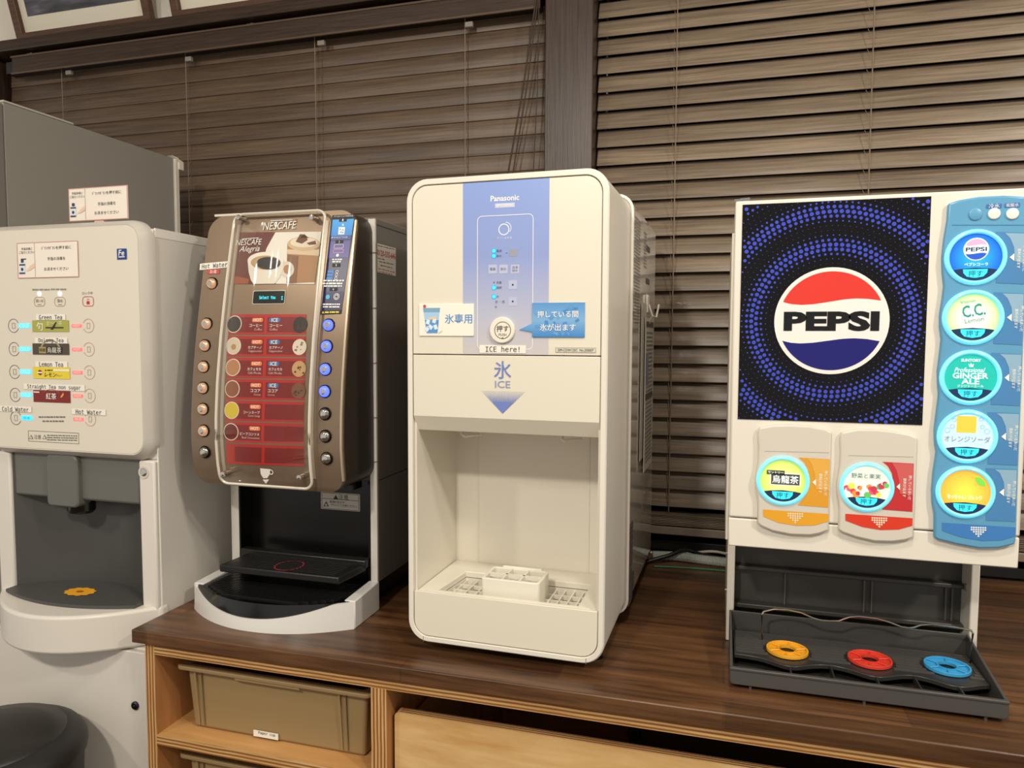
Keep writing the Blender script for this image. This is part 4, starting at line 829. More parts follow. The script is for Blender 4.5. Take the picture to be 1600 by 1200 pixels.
for x_, y_ in ((772, 392), (772, 400), (772, 449.5), (772, 463.5)): pdisc(x_, y_, 3.9, f, LEDR, stp, .0008, n=18); pdisc(x_, y_, 2.6, f, LED, stp, .0011, 'indicator_lamp', n=14)
for s_, x_, y_, w_ in (('電源', 780, 392, 8), ('製氷', 780, 400, 8), ('定量', 780, 441.5, 8), ('連続', 780, 449.5, 8), ('氷', 778, 463.5, 4), ('氷・水', 781.5, 471.5, 16), ('水', 775, 479.5, 4)): text(s_, x_, y_, w_, f, MK, stp, res=1)
prect(772, 441.5, 2, 2, f, MK, stp); ppoly([(797, 390), (810, 390), (807.5, 400.5), (795.5, 400.5)], f, mat('#9a9aa6', .5), stp); prect(792, 395.5, 3, 1, f, MK, stp)
for x_, s_ in ((770, '電解'), (787, '製氷'), (805, '洗浄\n排水')): prect(x_, 420.5, 13.5, 14, f, KEY, stp, .0007, r=.001); text(s_, x_, 420.5, 9, f, MK, stp, res=1)
for y_ in (445, 471): prect(801.5, y_, 13.5, 14, f, KEY, stp, .0007, r=.001); pdisc(801.5, y_, 1.5, f, INK, stp, .001, n=10)
u, v = f.pos(785.5, 516); rb_ = wh(f, 785.5, 516, 41, 41)[3] / 2
pb_ = MB().lathe((u, IF + .0008, v), [(rb_, 0), (rb_, .004), (rb_ - .0015, .0055), (.0, .0056)], 'Y', n=40).build('push_button', mat('#ece6d6', .35), d, smooth=40)
fb = Front(IF - .0048); pring(785.5, 516, 13.6, .9, fb, INK, pb_, .0003); text('押す', 785.5, 513.5, 19, fb, INK, pb_, off=.0004, bold=.008); text('PUSH', 785.5, 523, 12, fb, INK, pb_, off=.0004); ppoly([(783.8, 528.8), (787.2, 528.8), (785.5, 526.8)], fb, INK, pb_, .0004)
q = prect(785.5, 545.5, 73, 12.5, f, PAPER, d, .0014, 'name_strip'); text('ICE here!', 785.5, 545.5, 53, f, INK, q, off=.002, mono=True, h_=8.5)
# card with the iced cup at the left
u, v, W, H = wh(f, 697, 500, 86, 50)
cd_ = MB().box(u - W / 2, u + W / 2, IF - .0016, IF + .0004, v - H / 2, v + H / 2).build('picture_card', mat('#f3efe2', .45), d, bevel=.0004); fc = Front(IF - .0016)
IB = mat('#5b93cf', .4); IBL = mat('#a6cdea', .4)
ppoly([(661, 487), (686, 487), (682.5, 521), (666, 521)], fc, IBL, cd_, .0004); ppoly([(660, 481), (687, 481), (686, 487.5), (661, 487.5)], fc, mat('#7da6c4', .4), cd_, .0006); ppoly([(663, 500), (685, 500), (682.8, 520), (666, 520)], fc, IB, cd_, .0006)
for dx, dy in ((-6, -3), (4, -5), (-2, 5), (6, 5), (-7, 8)): prect(674 + dx, 506 + dy, 7, 6, fc, mat('#d8ecf8', .4), cd_, .0009, rot=18 * dx)
ppoly([(668, 497), (681, 494), (682, 497), (669, 500)], fc, mat('#e8c9a0', .5), cd_, .0010); pdisc(662.5, 478.5, 2.6, fc, mat('#c8453e', .5), cd_, .0006, n=12); ppoly([(684, 520), (690, 516), (691, 517.5), (685, 521.5)], fc, mat('#d8cfae', .5), cd_, .0006)
text('氷専用', 716, 498, 43, fc, IB, cd_, off=.0005, bold=.02)
# blue speech-bubble card at the right
u, v, W, H = wh(f, 873, 500, 82, 54); bp0 = f.pos(812, 515); 
sc_ = MB().prism([(u - W / 2, v - H / 2), (u + W / 2, v - H / 2), (u + W / 2, v + H / 2), (u - W / 2, v + H / 2), (u - W / 2, f.pos(832, 505)[1]), bp0, (u - W / 2, f.pos(832, 519)[1])], IF - .0018, IF + .0002).build('bubble_card', gradient('ice_water_print', 'Z', [(0, '#3f86c9'), (.5, '#7fb2dd'), (1, '#5a98d2')], v - H / 2 - CT, v + H / 2 - CT, rough=.25), d, bevel=.0003); fc = Front(IF - .0018)
rg = random.Random(3)
for _ in range(22): prect(873 + rg.uniform(-36, 36), 500 + rg.uniform(-20, 24), rg.uniform(3, 9), rg.uniform(3, 8), fc, mat(rg.choice(['#6fa6d8', '#5f9bd2', '#4b8bcb']), .3), sc_, .0003 + rg.uniform(0, .00025), rot=rg.uniform(-40, 40))
text('押している間', 872, 491, 64, fc, WPRINT, sc_, off=.0008, bold=.024); text('氷が出ます', 872, 511.5, 56, fc, WPRINT, sc_, off=.0008, bold=.024)
q = prect(900, 547, 63, 7.5, f, mat('#d9d3c4', .5), d, .0006, 'serial_plate'); pframe(900, 547, 63, 7.5, .5, f, GI, q, .0009, r=.0003); text('SIM-CDW125C  No.200007', 900, 547, 56, f, INK, q, off=.0011, h_=4.2)
# ice mark on the hood
VI = mat('#7084c6', .45); text('氷', 785.5, 578, 27, f, VI, hp, bold=.03, h_=28); text('ICE', 785.5, 600.5, 24, f, mat('#8e9ac4', .45), hp, bold=.004, h_=11)
dots = []
ua, va = f.pos(752.5, 611); ub, _ = f.pos(820, 611); uc, vc = f.pos(785.5, 646)
nr = 17
for i in range(nr):
    t_ = i / nr; zz = va + (vc - va) * t_; xa = ua + (uc - ua) * t_; xb = ub + (uc - ub) * t_; n_ = max(1, int((xb - xa) / .0023)); s_ = .00055 + .0009 * min(1, t_ * 1.9)
    for j in range(n_ + 1): x = (xa + xb) / 2 + (j - n_ / 2) * .0023; dots.append([(x - s_, zz), (x, zz - s_), (x + s_, zz), (x, zz + s_)])
o_ = flat(dots, f, VI, hp, .0006, 'halftone_arrow'); o_['kind'] = 'stuff'
ppoly([(769.5, 628), (801.5, 628), (785.5, 646)], f, VI, hp, .0008)
d.rotation_euler = (0, 0, math.radians(-1.2))

# manual sheets hung on the side of the ice dispenser
mx_ = IX1 + .0075
hm = thing('hanging_manual', 'printed instruction sheets hung from a white hook on the side of the ice dispenser', 'papers', (IC, IF, CT)); hm.rotation_euler = (0, 0, math.radians(-1.2))
pa = at(994, 480, X=mx_ + .01); pb = at(1014, 480, X=mx_ + .01); pz = at(1000, 705, X=mx_ + .01).z
ya, yb = 1.520, 1.700; ztp = .045; zbt = -.285
MB().box(mx_ + .0005, mx_ + .0015, ya, ya + .10, zbt + .03, ztp + .03).build('sheet', mat('#c9c3ba', .45), hm)
sh = MB().box(mx_ + .0045, mx_ + .0058, ya + .035, yb, zbt, ztp).build('sheet', mat('#d2ccc3', .4), hm); sm2 = Side(mx_ + .0058)
block_print(ya + .05, yb - .02, zbt + .02, ztp - .03, .009, GI, 5, sh, sm2, .0004)
for zz in (ztp - .02, -.13): flat([[(ya + .04, zz), (yb - .01, zz), (yb - .01, zz + .012), (ya + .04, zz + .012)]], sm2, mat('#4c4a48', .5), sh, .0005, 'heading_bar')
flat([[(ya + .045, -.10), (ya + .085, -.10), (ya + .085, -.03), (ya + .045, -.03)]], sm2, mat('#7f8aa5', .5), sh, .0006, 'figure_print')
hk = MB().box(mx_ - .001, mx_ + .004, 1.60, 1.63, ztp + .012, ztp + .05).build('hook_plate', mat('#e6e0d4', .3), hm, bevel=.001)
MB().tube([(mx_ + .004, 1.615, ztp + .03), (mx_ + .012, 1.615, ztp + .005), (mx_ + .02, 1.62, ztp + .002), (mx_ + .024, 1.63, ztp + .03)], .0022, 8).build('hook', mat('#e6e0d4', .3), hm)
MB().tube([(mx_ + .012, 1.615, ztp + .005), (mx_ + .006, 1.615, ztp - .004), (mx_ + .0052, 1.615, ztp - .012)], .0018, 6).build('hanging_loop', mat('#b9b2a6', .3), hm)

# ================================================================== cola dispenser
CF = 1.22; CX0, CX1 = .0143, .4262; CZ1 = .2185; CZS = -.2895; CZ0 = -.3365
d = thing('soft_drink_dispenser', 'white soft drink dispenser with dark dotted logo poster and lit round buttons', 'dispenser', ((CX0 + CX1) / 2, 1.45, CT))
CW = mat('#e6e0d2', .3, speckle=.03); CD = mat('#46443f', .4, speckle=.08)
hd = MB().box(CX0, CX1, CF, 1.60, CZS + .0008, CZ1).build('head', CW, d, bevel=.003)
MB().box(CX0 + .0005, CX1 - .0005, CF + .0006, 1.41, CZ0, CZS - .0008).build('lower_fascia', CW, d, bevel=.002)
MB().box(CX0 - .004, CX0 + .0005, CF + .012, 1.60, -.33, .17).build('side_flange', mat('#d8d2c4', .4), d, bevel=.001)
for xa, xb in ((CX0 + .002, CX0 + .0155), (CX1 - .014, CX1 - .001)): MB().box(xa, xb, 1.376, 1.72, CT, CZ0 + .02).build('leg', CW, d, bevel=.002)
for zz in (-.40, -.47): MB().lathe((CX0 + .002, 1.40, zz), [(.003, 0), (.003, -.003)], 'X', n=10).build('screw', CHROME, d)
MB().box(CX0 + .0155, CX1 - .014, 1.425, 1.70, CT, CZ0 + .02).build('back_panel', CD, d)
MB().box(CX0 + .016, CX1 - .0145, 1.406, 1.425, -.432, -.424).build('panel_ledge', CD, d, bevel=.002); MB().box(CX0 + .016, CX1 - .0145, 1.398, 1.425, CZ0 + .001, -.385).build('upper_panel', mat('#3a3834', .4), d, bevel=.002)
MB().box(CX0 + .016, CX1 - .0145, 1.402, 1.425, -.503, -.494).build('panel_ledge', CD, d, bevel=.002)
lz = at(1512, 912, Y=1.40); MB().box(lz.x - .004, lz.x + .012, 1.396, 1.406, -.432, -.420).build('ledge_clip', mat('#8d8a83', .4), d, bevel=.001)
for px in (1226, 1350, 1362, 1478, 1488): x_ = at(px, 930, Y=1.42).x; MB().box(x_ - .0015, x_ + .0015, 1.419, 1.426, -.494, -.432).build('panel_ridge', mat('#5a5852', .4), d)
MB().box(CX0 + .01, CX1 - .01, 1.60, 1.76, CT + .01, CZ1 - .01).build('rear_casing', CW, d, bevel=.003)
tp_ = MB(); rg = random.Random(11)
for i in range(9): a_ = i * .7; tp_.prism([(CX0 - .002 + i * .0022, 1.224 + rg.uniform(0, .004)), (CX0 + .004 + i * .0022, 1.226), (CX0 + .003 + i * .0022, 1.236)], CZ1, CZ1 + rg.uniform(.002, .006), 'Z')
o_ = tp_.build('clear_tape', clear('clear_tape_film', (.9, .9, .9, 1), .35, .15), d); o_['kind'] = 'stuff'
f = Front(CF)
# poster
corners = [f.pos(*p) for p in ((1163, 319), (1455.5, 308), (1440, 664.5), (1150, 654))]
x0, x1 = (corners[0][0] + corners[3][0]) / 2, (corners[1][0] + corners[2][0]) / 2; z1, z0 = (corners[0][1] + corners[1][1]) / 2, (corners[2][1] + corners[3][1]) / 2
po = MB().box(x0, x1, CF - .0012, CF + .001, z0, z1).build('poster', mat('#080708', .14, spec=.3, speckle=.08), d); po['label'] = 'black poster with blue dots and round logo'
fp = Front(CF - .0012); cu, cv = fp.pos(1298, 501.5); LRAD = (fp.pos(1388, 501)[0] - fp.pos(1208, 501)[0]) / 2
P = []; S_ = LRAD / 280.; k_ = 0
r = 300.
while r < 900:
    n_ = int(2 * math.pi * r / 29); sz = .5 + .5 * math.cos(2 * math.pi * (r - 390) / 182.); rad = (1.4 + 9.4 * sz ** 1.2) * S_
    for i in range(n_):
        a_ = 2 * math.pi * (i + .5 * (k_ % 2)) / n_; x = cu + r * S_ * math.cos(a_); z = cv + r * S_ * math.sin(a_)
        if x0 + rad < x < x1 - rad and z0 + rad < z < z1 - rad: P.append(circ(x, z, rad, 10))
    r += 24.5; k_ += 1
o_ = flat(P, fp, mat('#3b49c4', .3), po, .0003, 'halftone_dots'); o_['kind'] = 'stuff'
def logo(u, v, R, sf, par, off, reds, blues, whites, inks, bold=.05):
    flat([circ(u, v, R, 64)], sf, whites, par, off)
    def wave(pts, top):
        ri = .925; xs_ = [p[0] for p in pts]; Pn = []
        for i in range(33):
            x = xs_[0] + (xs_[-1] - xs_[0]) * i / 32
            for (a, b) in zip(pts, pts[1:]):
                if a[0] <= x <= b[0] + 1e-9: t_ = (x - a[0]) / (b[0] - a[0]); t_ = t_ * t_ * (3 - 2 * t_) if False else t_; y = a[1] + (b[1] - a[1]) * t_; break
            Pn.append((u + R * x, v + R * y))
        aR = math.atan2(pts[-1][1], pts[-1][0]); aL = math.atan2(pts[0][1], pts[0][0])
        if top: arcp = [(u + R * ri * math.cos(aR + (aL - aR) * i / 32), v + R * ri * math.sin(aR + (aL - aR) * i / 32)) for i in range(33)]
        else: arcp = [(u + R * ri * math.cos(aR + (aL - aR) * i / 32), v + R * ri * math.sin(aR + (aL - aR) * i / 32)) for i in range(33)]
        return Pn + arcp
    tw = [(-.85, .365), (-.72, .325), (-.52, .306), (-.3, .318), (0, .365), (.2, .40), (.41, .418), (.62, .408), (.845, .375)]
    bw = [(-.845, -.375), (-.70, -.412), (-.52, -.425), (-.3, -.41), (0, -.365), (.2, -.335), (.41, -.322), (.62, -.335), (.845, -.375)]
    flat([wave(tw, True)], sf, reds, par, off + .0003); flat([wave(bw, False)], sf, blues, par, off + .0003)
    vs, fs, W0, H0 = text_mesh('PEPSI', bold, False, 3); sx = 1.66 * R / W0; sy = .37 * R / H0
    me = bpy.data.meshes.new('lettering'); me.from_pydata([tuple(sf.pt(u + x * sx, v - .004 * R + y * sy, off + .0006)) for x, y in vs], [], fs); link('lettering', me, inks, par, smooth=0)
logo(cu, cv, LRAD, fp, po, .0005, mat('#e0392d', .25), mat('#14146e', .25), mat('#eeebe4', .3), mat('#0b0a0a', .2))

# button housings
HF = CF - .008; fh = Front(HF)
def housing(pts, m, name, bev=.003):
    return MB().prism([fh.pos(*p) for p in pts], HF, CF + .001).build(name, m, d, bevel=bev, segs=3)
HM = mat('#d6cfc1', .34, speckle=.03)
Z5 = lambda x, y: (1160 + x / 5.3333, 650 + y / 5.3333)
h1 = housing([Z5(*p) for p in ((140, 95), (250, 76), (400, 72), (560, 82), (700, 108), (745, 135), (735, 500), (721, 955), (640, 985), (560, 998), (400, 992), (250, 962), (150, 918), (122, 888), (128, 720), (122, 660), (108, 600), (105, 520), (115, 450), (128, 380), (132, 250), (126, 150))], HM, 'button_housing')
h2 = housing([Z5(*p) for p in ((825, 135), (950, 110), (1100, 110), (1250, 124), (1400, 152), (1462, 182), (1448, 560), (1428, 1016), (1360, 1038), (1250, 1052), (1100, 1048), (950, 1014), (830, 972), (797, 948), (806, 790), (800, 710), (786, 640), (783, 570), (795, 490), (808, 420), (815, 300), (812, 185))], HM, 'button_housing')
BH = mat('#5f9fc4', .32, speckle=.03); BHD = mat('#4a86bb', .34); BHL = mat('#8fb4cc', .34)
hb = housing([(1482, 318), (1500, 312), (1530, 307), (1570, 305), (1606, 307), (1601, 500), (1592, 720), (1588, 838), (1586, 851), (1560, 857), (1530, 857.5), (1495, 851), (1465, 843.5), (1459.5, 840), (1460, 803), (1456.5, 785), (1456, 765), (1458, 740), (1463, 707), (1460.5, 690), (1460, 672), (1464, 640), (1467, 615), (1465.5, 600), (1465, 580), (1468.5, 552), (1471, 530), (1468.5, 510), (1468.5, 492), (1472, 470), (1475, 447), (1472.5, 425), (1472, 402), (1475, 374), (1480, 345)], BH, 'button_housing')
hb['label'] = 'sky blue button housing'
def rim_line(pts, m, par): return ppoly(pts, fh, m, par, .0006)
def tri_dots(cx, cy, s_, par, m):
    Pd = []
    for i, n_ in enumerate((7, 7, 5, 3, 1)):
        for j in range(n_): a, b = fh.pos(cx + (j - (n_ - 1) / 2) * 3.6 * s_, cy + (i - 2) * 3.4 * s_ + (j - 3) * .12); Pd.append(circ(a, b, .0014 * s_, 8))
    o_ = flat(Pd, fh, m, par, .0011, 'dot_arrow'); o_['kind'] = 'stuff'
OR = mat('#e3a02c', .35); ORL = mat('#e8b04c', .35); RE = mat('#c62f33', .35); REL = mat('#d2605c', .35)
for dx, dy, par, c1, c2, c3 in ((0, 0, h1, OR, ORL, mat('#e9a628', .35)), (700, 36, h2, RE, REL, mat('#dd3b22', .35))):
    z = lambda x, y: Z5(x + dx, y + dy)
    rim_line([z(*p) for p in ((468, 345), (728, 360), (716, 762), (462, 742), (515, 680), (546, 600), (556, 520), (545, 440), (512, 380))], c1, par)
    ppoly([z(*p) for p in ((548, 354), (726, 364), (719, 620), (612, 610), (604, 500), (585, 420))], fh, c2, par, .0009)
    ppoly([z(*p) for p in ((172 - dx * .02, 778), (718, 815), (716, 878), (600, 910), (450, 913), (300, 888), (172 - dx * .02, 835))], fh, c3, par, .0006)
    a_, b_ = z(440, 850); tri_dots(a_, b_, 1., par, mat('#f5e6c4', .5))
    ppoly([z(582, 552), z(612, 524), z(612, 580)], fh, WPRINT, par, .0012)
    a_, b_ = z(650, 560); text('飲料が出ます', a_, b_, 33, fh, WPRINT, par, off=.0012, rot=-90, bold=.006); a_, b_ = z(694, 560); text('押しているあいだ', a_, b_, 43, fh, WPRINT, par, off=.0012, rot=-90, bold=.006)
    ppoly([z(*p) for p in ((185, 290), (725, 303), (725, 306), (185, 293))], fh, mat('#b0a899', .5), par, .0006)
BTN = [(1524, 402), (1520, 496), (1516, 590), (1511, 682), (1508, 769)]
for i, (bx_, by_) in enumerate(BTN):
    rg_ = 1603 - i * 3.6
    arc_ = [(bx_ + 47 * 1.05 * math.cos(math.radians(t_)), by_ - 44 * math.sin(math.radians(t_))) for t_ in range(-48, 60, 12)]
    top_ = by_ - 40 + i * .6; bot_ = by_ + 41 + i * 1.0
    rim_line([(bx_ + 32, bot_ - 1)] + [p for p in arc_ if p[1] < bot_ - 3 and p[1] > top_ + 2] + [(bx_ + 32, top_), (rg_, top_ + 2), (rg_ - 2.5, bot_ + 1)], BHD, hb)
    ppoly([(bx_ + 46, top_ + 2), (rg_ - .3, top_ + 3), (rg_ - 1.8, by_ + 10), (bx_ + 62, by_ + 6), (bx_ + 60, by_ - 16), (bx_ + 54, by_ - 30)], fh, BHL, hb, .0009)
    ppoly([(bx_ + 53, by_), (bx_ + 60.5, by_ - 6), (bx_ + 60.5, by_ + 6)], fh, WPRINT, hb, .0012)
    text('飲料が出ます', bx_ + 67.5, by_ + 2, 35, fh, WPRINT, hb, off=.0013, rot=-90, bold=.006); text('押しているあいだ', bx_ + 76, by_ + 2, 46, fh, WPRINT, hb, off=.0013, rot=-90, bold=.006)
rim_line([(1472, 816.5), (1587, 824), (1586, 838), (1565, 844), (1535, 845), (1500, 839), (1472, 829)], mat('#3f7fc2', .34), hb); tri_dots(1528.5, 831, 1., hb, mat('#e6eef5', .5))
ppoly([(1488, 352), (1602, 352), (1602, 351), (1488, 351)], fh, BHD, hb, .0006)
u, v = fh.pos(1524, 335); MB().lathe((u, HF, v), [(.0085, 0), (.0085, .0015), (.0075, .002), (.0, .002)], 'Y', n=20).build('blank_cap', BH, hb)
for x_, s_, w_ in ((1553, '冷水', 17), (1581.5, '炭酸水', 20)):
    prect(x_, 322 if x_ < 1560 else 320.5, 24, 6.5, fh, mat('#3d70b4', .4), hb, .0008, r=.001); text(s_, x_, 322 if x_ < 1560 else 320.5, w_, fh, WPRINT, hb, off=.0012)
    u, v = fh.pos(x_, 334); MB().lathe((u, HF, v), [(.0078, 0), (.0078, .0022), (.0066, .003), (.0, .003)], 'Y', n=22).build('select_key', mat('#e9e2d3', .4, emit=.15, emitcol='#fff0d8'), hb)

# lit round buttons
RING = mat('#8fdcea', .25, emit=.55, emitcol='#54d6f2'); CRES = mat('#17345c', .35); PILL = mat('#36d3ea', .35, emit=.7, emitcol='#2fd0ee'); KI = mat('#124a63', .4)
def lit(cx, cy, rpx, em, lbl):
    u, v, W, H = wh(fh, cx, cy, 2 * rpx, 2 * rpx); R = H / 2
    b = MB().lathe((u, HF, v), [(R * 1.07, -.001), (R * 1.07, .001), (R * 1.02, .0035), (R * .96, .0045), (R * .90, .0025), (R * .90, -.002)], 'Y', n=40).build('drink_button', RING, d, smooth=50); b['label'] = lbl
    MB().lathe((u, HF, v), [(R * .905, -.001), (R * .905, .0012), (.0, .0016)], 'Y', n=36).build('button_lens', em, b, smooth=50)
    sfb = Front(HF - .0017)
    pts = [(u + R * .885 * math.cos(math.radians(t_)), v + R * .885 * math.sin(math.radians(t_))) for t_ in range(213, 328, 6)]
    flat([pts + [(u + R * .5, v - R * .44), (u, v - R * .40), (u - R * .5, v - R * .44)]], sfb, CRES, b, .0002)
    pp = [(u - R * .42, v - R * .46), (u + R * .42, v - R * .46), (u + R * .40, v - R * .60), (u + R * .28, v - R * .74), (u, v - R * .79), (u - R * .28, v - R * .74), (u - R * .40, v - R * .60)]
    flat([pp], sfb, PILL, b, .0005)
    text('押す', cx, cy + rpx * .62, rpx * .55, sfb, KI, b, off=.0008, bold=.004)
    return b, sfb, u, v, R
LIT = .40
def glow(c, e=LIT): return mat(c, .35, emit=e, emitcol=c)
def radial(name, c0, c1, R, loc, e=.4):
    m = bpy.data.materials.new(name); m.use_nodes = True; nt = m.node_tree; N = nt.nodes; L = nt.links; b = N['Principled BSDF']; b.inputs['Roughness'].default_value = .35
    tc = N.new('ShaderNodeTexCoord'); mp = N.new('ShaderNodeMapping'); mp.inputs['Location'].default_value = (-loc[0] / R, 0, -loc[1] / R); mp.inputs['Scale'].default_value = (1 / R, 0, 1 / R)
    ln = N.new('ShaderNodeVectorMath'); ln.operation = 'LENGTH'; L.new(tc.outputs['Object'], mp.inputs[0]); L.new(mp.outputs[0], ln.inputs[0])
    cr = N.new('ShaderNodeValToRGB'); cr.color_ramp.elements[0].color = lin(c0); cr.color_ramp.elements[1].color = lin(c1); cr.color_ramp.elements[0].position = .15; cr.color_ramp.elements[1].position = .95
    L.new(ln.outputs['Value'], cr.inputs['Fac']); L.new(cr.outputs['Color'], b.inputs['Base Color']); L.new(cr.outputs['Color'], b.inputs['Emission Color']); b.inputs['Emission Strength'].default_value = e; return m
OFF = ORI[d.name]
def rmat(cx, cy, rpx, c0, c1, name, e=.4):
    u, v, W, H = wh(fh, cx, cy, 2 * rpx, 2 * rpx); return radial(name, c0, c1, H / 2, (u - OFF.x, v - OFF.z), e)
W1 = glow('#f4fbfa', .5)
cx, cy = BTN[0]; b, s_, u, v, R = lit(cx, cy, 41, rmat(cx, cy, 41, '#23a8ee', '#0a4fc0', 'cola_glow'), 'lit blue cola button')
logo(u, v + R * .30, R * .43, s_, b, .0006, glow('#e79ab8', .5), glow('#1f4fb4', .5), W1, mat('#123a5c', .4), .03); text('ペプシコーラ', cx + 1, cy + 11, 37, s_, W1, b, off=.0008, bold=.012)
cx, cy = BTN[1]; b, s_, u, v, R = lit(cx, cy, 40.5, rmat(cx, cy, 40.5, '#f4fdf0', '#a8e07a', 'lemon_glow', .45), 'lit pale green lemon soda button')
TL = mat('#2f9f92', .4); text('Vitamin', cx - 8, cy - 25, 24, s_, TL, b, off=.0008, rot=8); text('C.C.', cx + 1, cy - 11, 36, s_, TL, b, off=.0008, bold=.02, rot=10, h_=19); text('Lemon', cx + 2, cy + 4, 30, s_, mat('#2d7a56', .4), b, off=.0008, rot=10)
cx, cy = BTN[2]; b, s_, u, v, R = lit(cx, cy, 40.5, glow('#17ab9c', .45), 'lit teal ginger ale button')
text('SUNTORY', cx + 1, cy - 27, 31, s_, W1, b, off=.0008, bold=.02, h_=4.5); ppoly([(cx - 3, cy - 22), (cx - 1, cy - 19), (cx + 1, cy - 23), (cx + 3, cy - 19), (cx + 5.5, cy - 22), (cx + 4, cy - 16.5), (cx - 1.5, cy - 16.5)], s_, W1, b, .0008); text('Professional', cx - 1, cy - 12, 46, s_, W1, b, off=.0008, shear=.3, h_=7); text('GINGER', cx, cy - 3, 56, s_, W1, b, off=.0008, bold=.02, h_=9); text('ALE', cx, cy + 5.8, 28, s_, W1, b, off=.0008, bold=.02, h_=9); text('ジンジャーエール', cx, cy + 13.2, 41, s_, W1, b, off=.0008)
cx, cy = BTN[3]; b, s_, u, v, R = lit(cx, cy, 39.5, glow('#b9dcee', .4), 'lit pale blue orange soda button')
prect(cx - 1, cy - 19, 31, 26, s_, glow('#eeb43e', .5), b, .0004, r=.002)
for dx, dy, rr in ((-31, -10, 4), (-23, -16, 3.4), (31, -8, 4), (24, -15, 3), (-20, -26, 3), (22, -27, 3)): pring(cx + dx, cy + dy, rr, .7, s_, glow('#8fa9c4', .3), b, .0006)
text('オレンジソーダ', cx, cy + 4, 72, s_, mat('#a58f9a', .5), b, off=.0008, bold=.02, h_=10)
cx, cy = BTN[4]; b, s_, u, v, R = lit(cx, cy, 38.5, rmat(cx, cy, 38.5, '#f6d64a', '#eda23a', 'orange_glow'), 'lit orange button')
ppoly([(cx + 15, cy - 24), (cx + 24, cy - 23), (cx + 31, cy - 16), (cx + 32, cy - 9), (cx + 22, cy - 11), (cx + 17, cy - 17)], s_, glow('#6cc445', .5), b, .0006); text('なっちゃん！オレンジ', cx - 1, cy + 8, 54, s_, W1, b, off=.0008, bold=.014, h_=7)
cx, cy = 1223, 751; b, s_, u, v, R = lit(cx, cy, 36.5, rmat(cx, cy, 36.5, '#e2e79a', '#b9cf55', 'oolong_glow', .4), 'lit yellow-green oolong tea button')
DG = mat('#56584a', .5); prect(cx + 4, cy - 2, 47, 19, s_, W1, b, .0004); prect(cx + 4, cy - 2, 45, 17, s_, DG, b, .0006); prect(cx - 11, cy - 13, 28, 6.5, s_, DG, b, .0006); text('サントリー', cx - 11, cy - 13, 24, s_, W1, b, off=.0009); text('烏龍茶', cx + 4, cy - 2, 41, s_, W1, b, off=.0009, bold=.016)
cx, cy = 1354, 761; b, s_, u, v, R = lit(cx, cy, 36.5, glow('#f0e6cf', .35), 'lit vegetable and fruit juice button')
rg = random.Random(5)
for i in range(26): pdisc(cx - 31 + 62 * i / 25, cy + rg.uniform(-1, 13) - (6 if i in (0, 1, 2, 3, 22, 23, 24, 25) else 0), rg.uniform(3, 5.5), s_, glow(rg.choice(['#d33a4c', '#e0566a', '#e98a3c', '#f3f3e6', '#5fb45a', '#35a07c', '#d9cf52', '#b8344a']), .4), b, .0003 + i * 1.2e-5, n=12)
text('野菜と果実', cx - 1, cy - 17.5, 46, s_, mat('#3f8c9a', .4), b, off=.0009, bold=.014); text('ミックス', cx - 1, cy - 7, 35, s_, W1, b, off=.0009, bold=.02)

# drip tray with scalloped platform, three cup rings and the wire rail
t = thing('drip_tray', 'dark grey drip tray with yellow, red and blue cup rings under the soft drink dispenser', 'tray', (.216, 1.285, CT))
TD = mat('#4b4946', .38, speckle=.12); TDD = mat('#32302e', .32, speckle=.1); tx0, tx1, ty0, ty1 = .0215, .4105, 1.184, 1.372; zb0 = CT + .007; zf, zr = -.5235, -.4975
tb = MB().box(tx0 + .003, tx1 - .003, ty0 + .003, ty1 - .002, zb0, zb0 + .004).build('tray_floor', TDD, t)
MB().prism(rrect(tx0, tx1, zb0, zf, .006, 4), ty0, ty0 + .0045).build('front_wall', TD, t, bevel=.0015)
MB().box(tx0, tx1, ty0 - .0015, ty0 + .006, zf - .004, zf + .0006).build('front_lip', TD, t, bevel=.0012)
MB().box(tx0 + .004, tx1 - .004, ty1 - .004, ty1, zb0, zr).build('rear_wall', TD, t, bevel=.001)
for xa in (tx0, tx1 - .0045): MB().prism([(ty0 + .004, zb0), (ty0 + .004, zf), (ty1, zr), (ty1, zb0)], xa, xa + .0045, 'X').build('side_wall', TD, t, bevel=.0012)
for px, py in ((1172, 1085), (1350, 1108), (1540, 1128)): x_ = at(px, py, Y=ty0 + .004).x; MB().box(x_ - .002, x_ + .002, ty0 + .0035, ty0 + .012, CT, zb0 + .001).build('tray_foot', TD, t)
for x_ in (tx0 + .02, tx1 - .02): MB().box(x_ - .004, x_ + .004, ty1 - .03, ty1 - .02, CT, zb0 + .001).build('tray_foot', TD, t)
cent = [at(1230, 1017, Z=-.5245), at(1359, 1032, Z=-.5245), at(1480, 1043, Z=-.5245)]
wy = lambda x: 1.246 - .024 * max(math.exp(-((x - c.x) / .034) ** 2) for c in cent)
xs = [.029 + .375 * i / 48 for i in range(49)]
pl = MB().prism([(x, wy(x)) for x in xs] + [(.404, 1.352), (.029, 1.352)], -.5335, -.5265, 'Z').build('platform', TDD, t, bevel=.0008)
for j in range(9):
    y_ = 1.256 + j * .0105
    segs_ = []; x = .032
    for c in cent:
        hw = .0385; dy = abs(y_ - c.y); g_ = math.sqrt(max(0, hw * hw - dy * dy)) if dy < hw else 0
        if g_: segs_.append((x, c.x - g_)); x = c.x + g_
    segs_.append((x, .401))
    for a_, b_ in segs_:
        if b_ - a_ > .004: MB().box(a_, b_, y_, y_ + .0068, -.5265, -.5252).build('platform_slat', TD, pl)
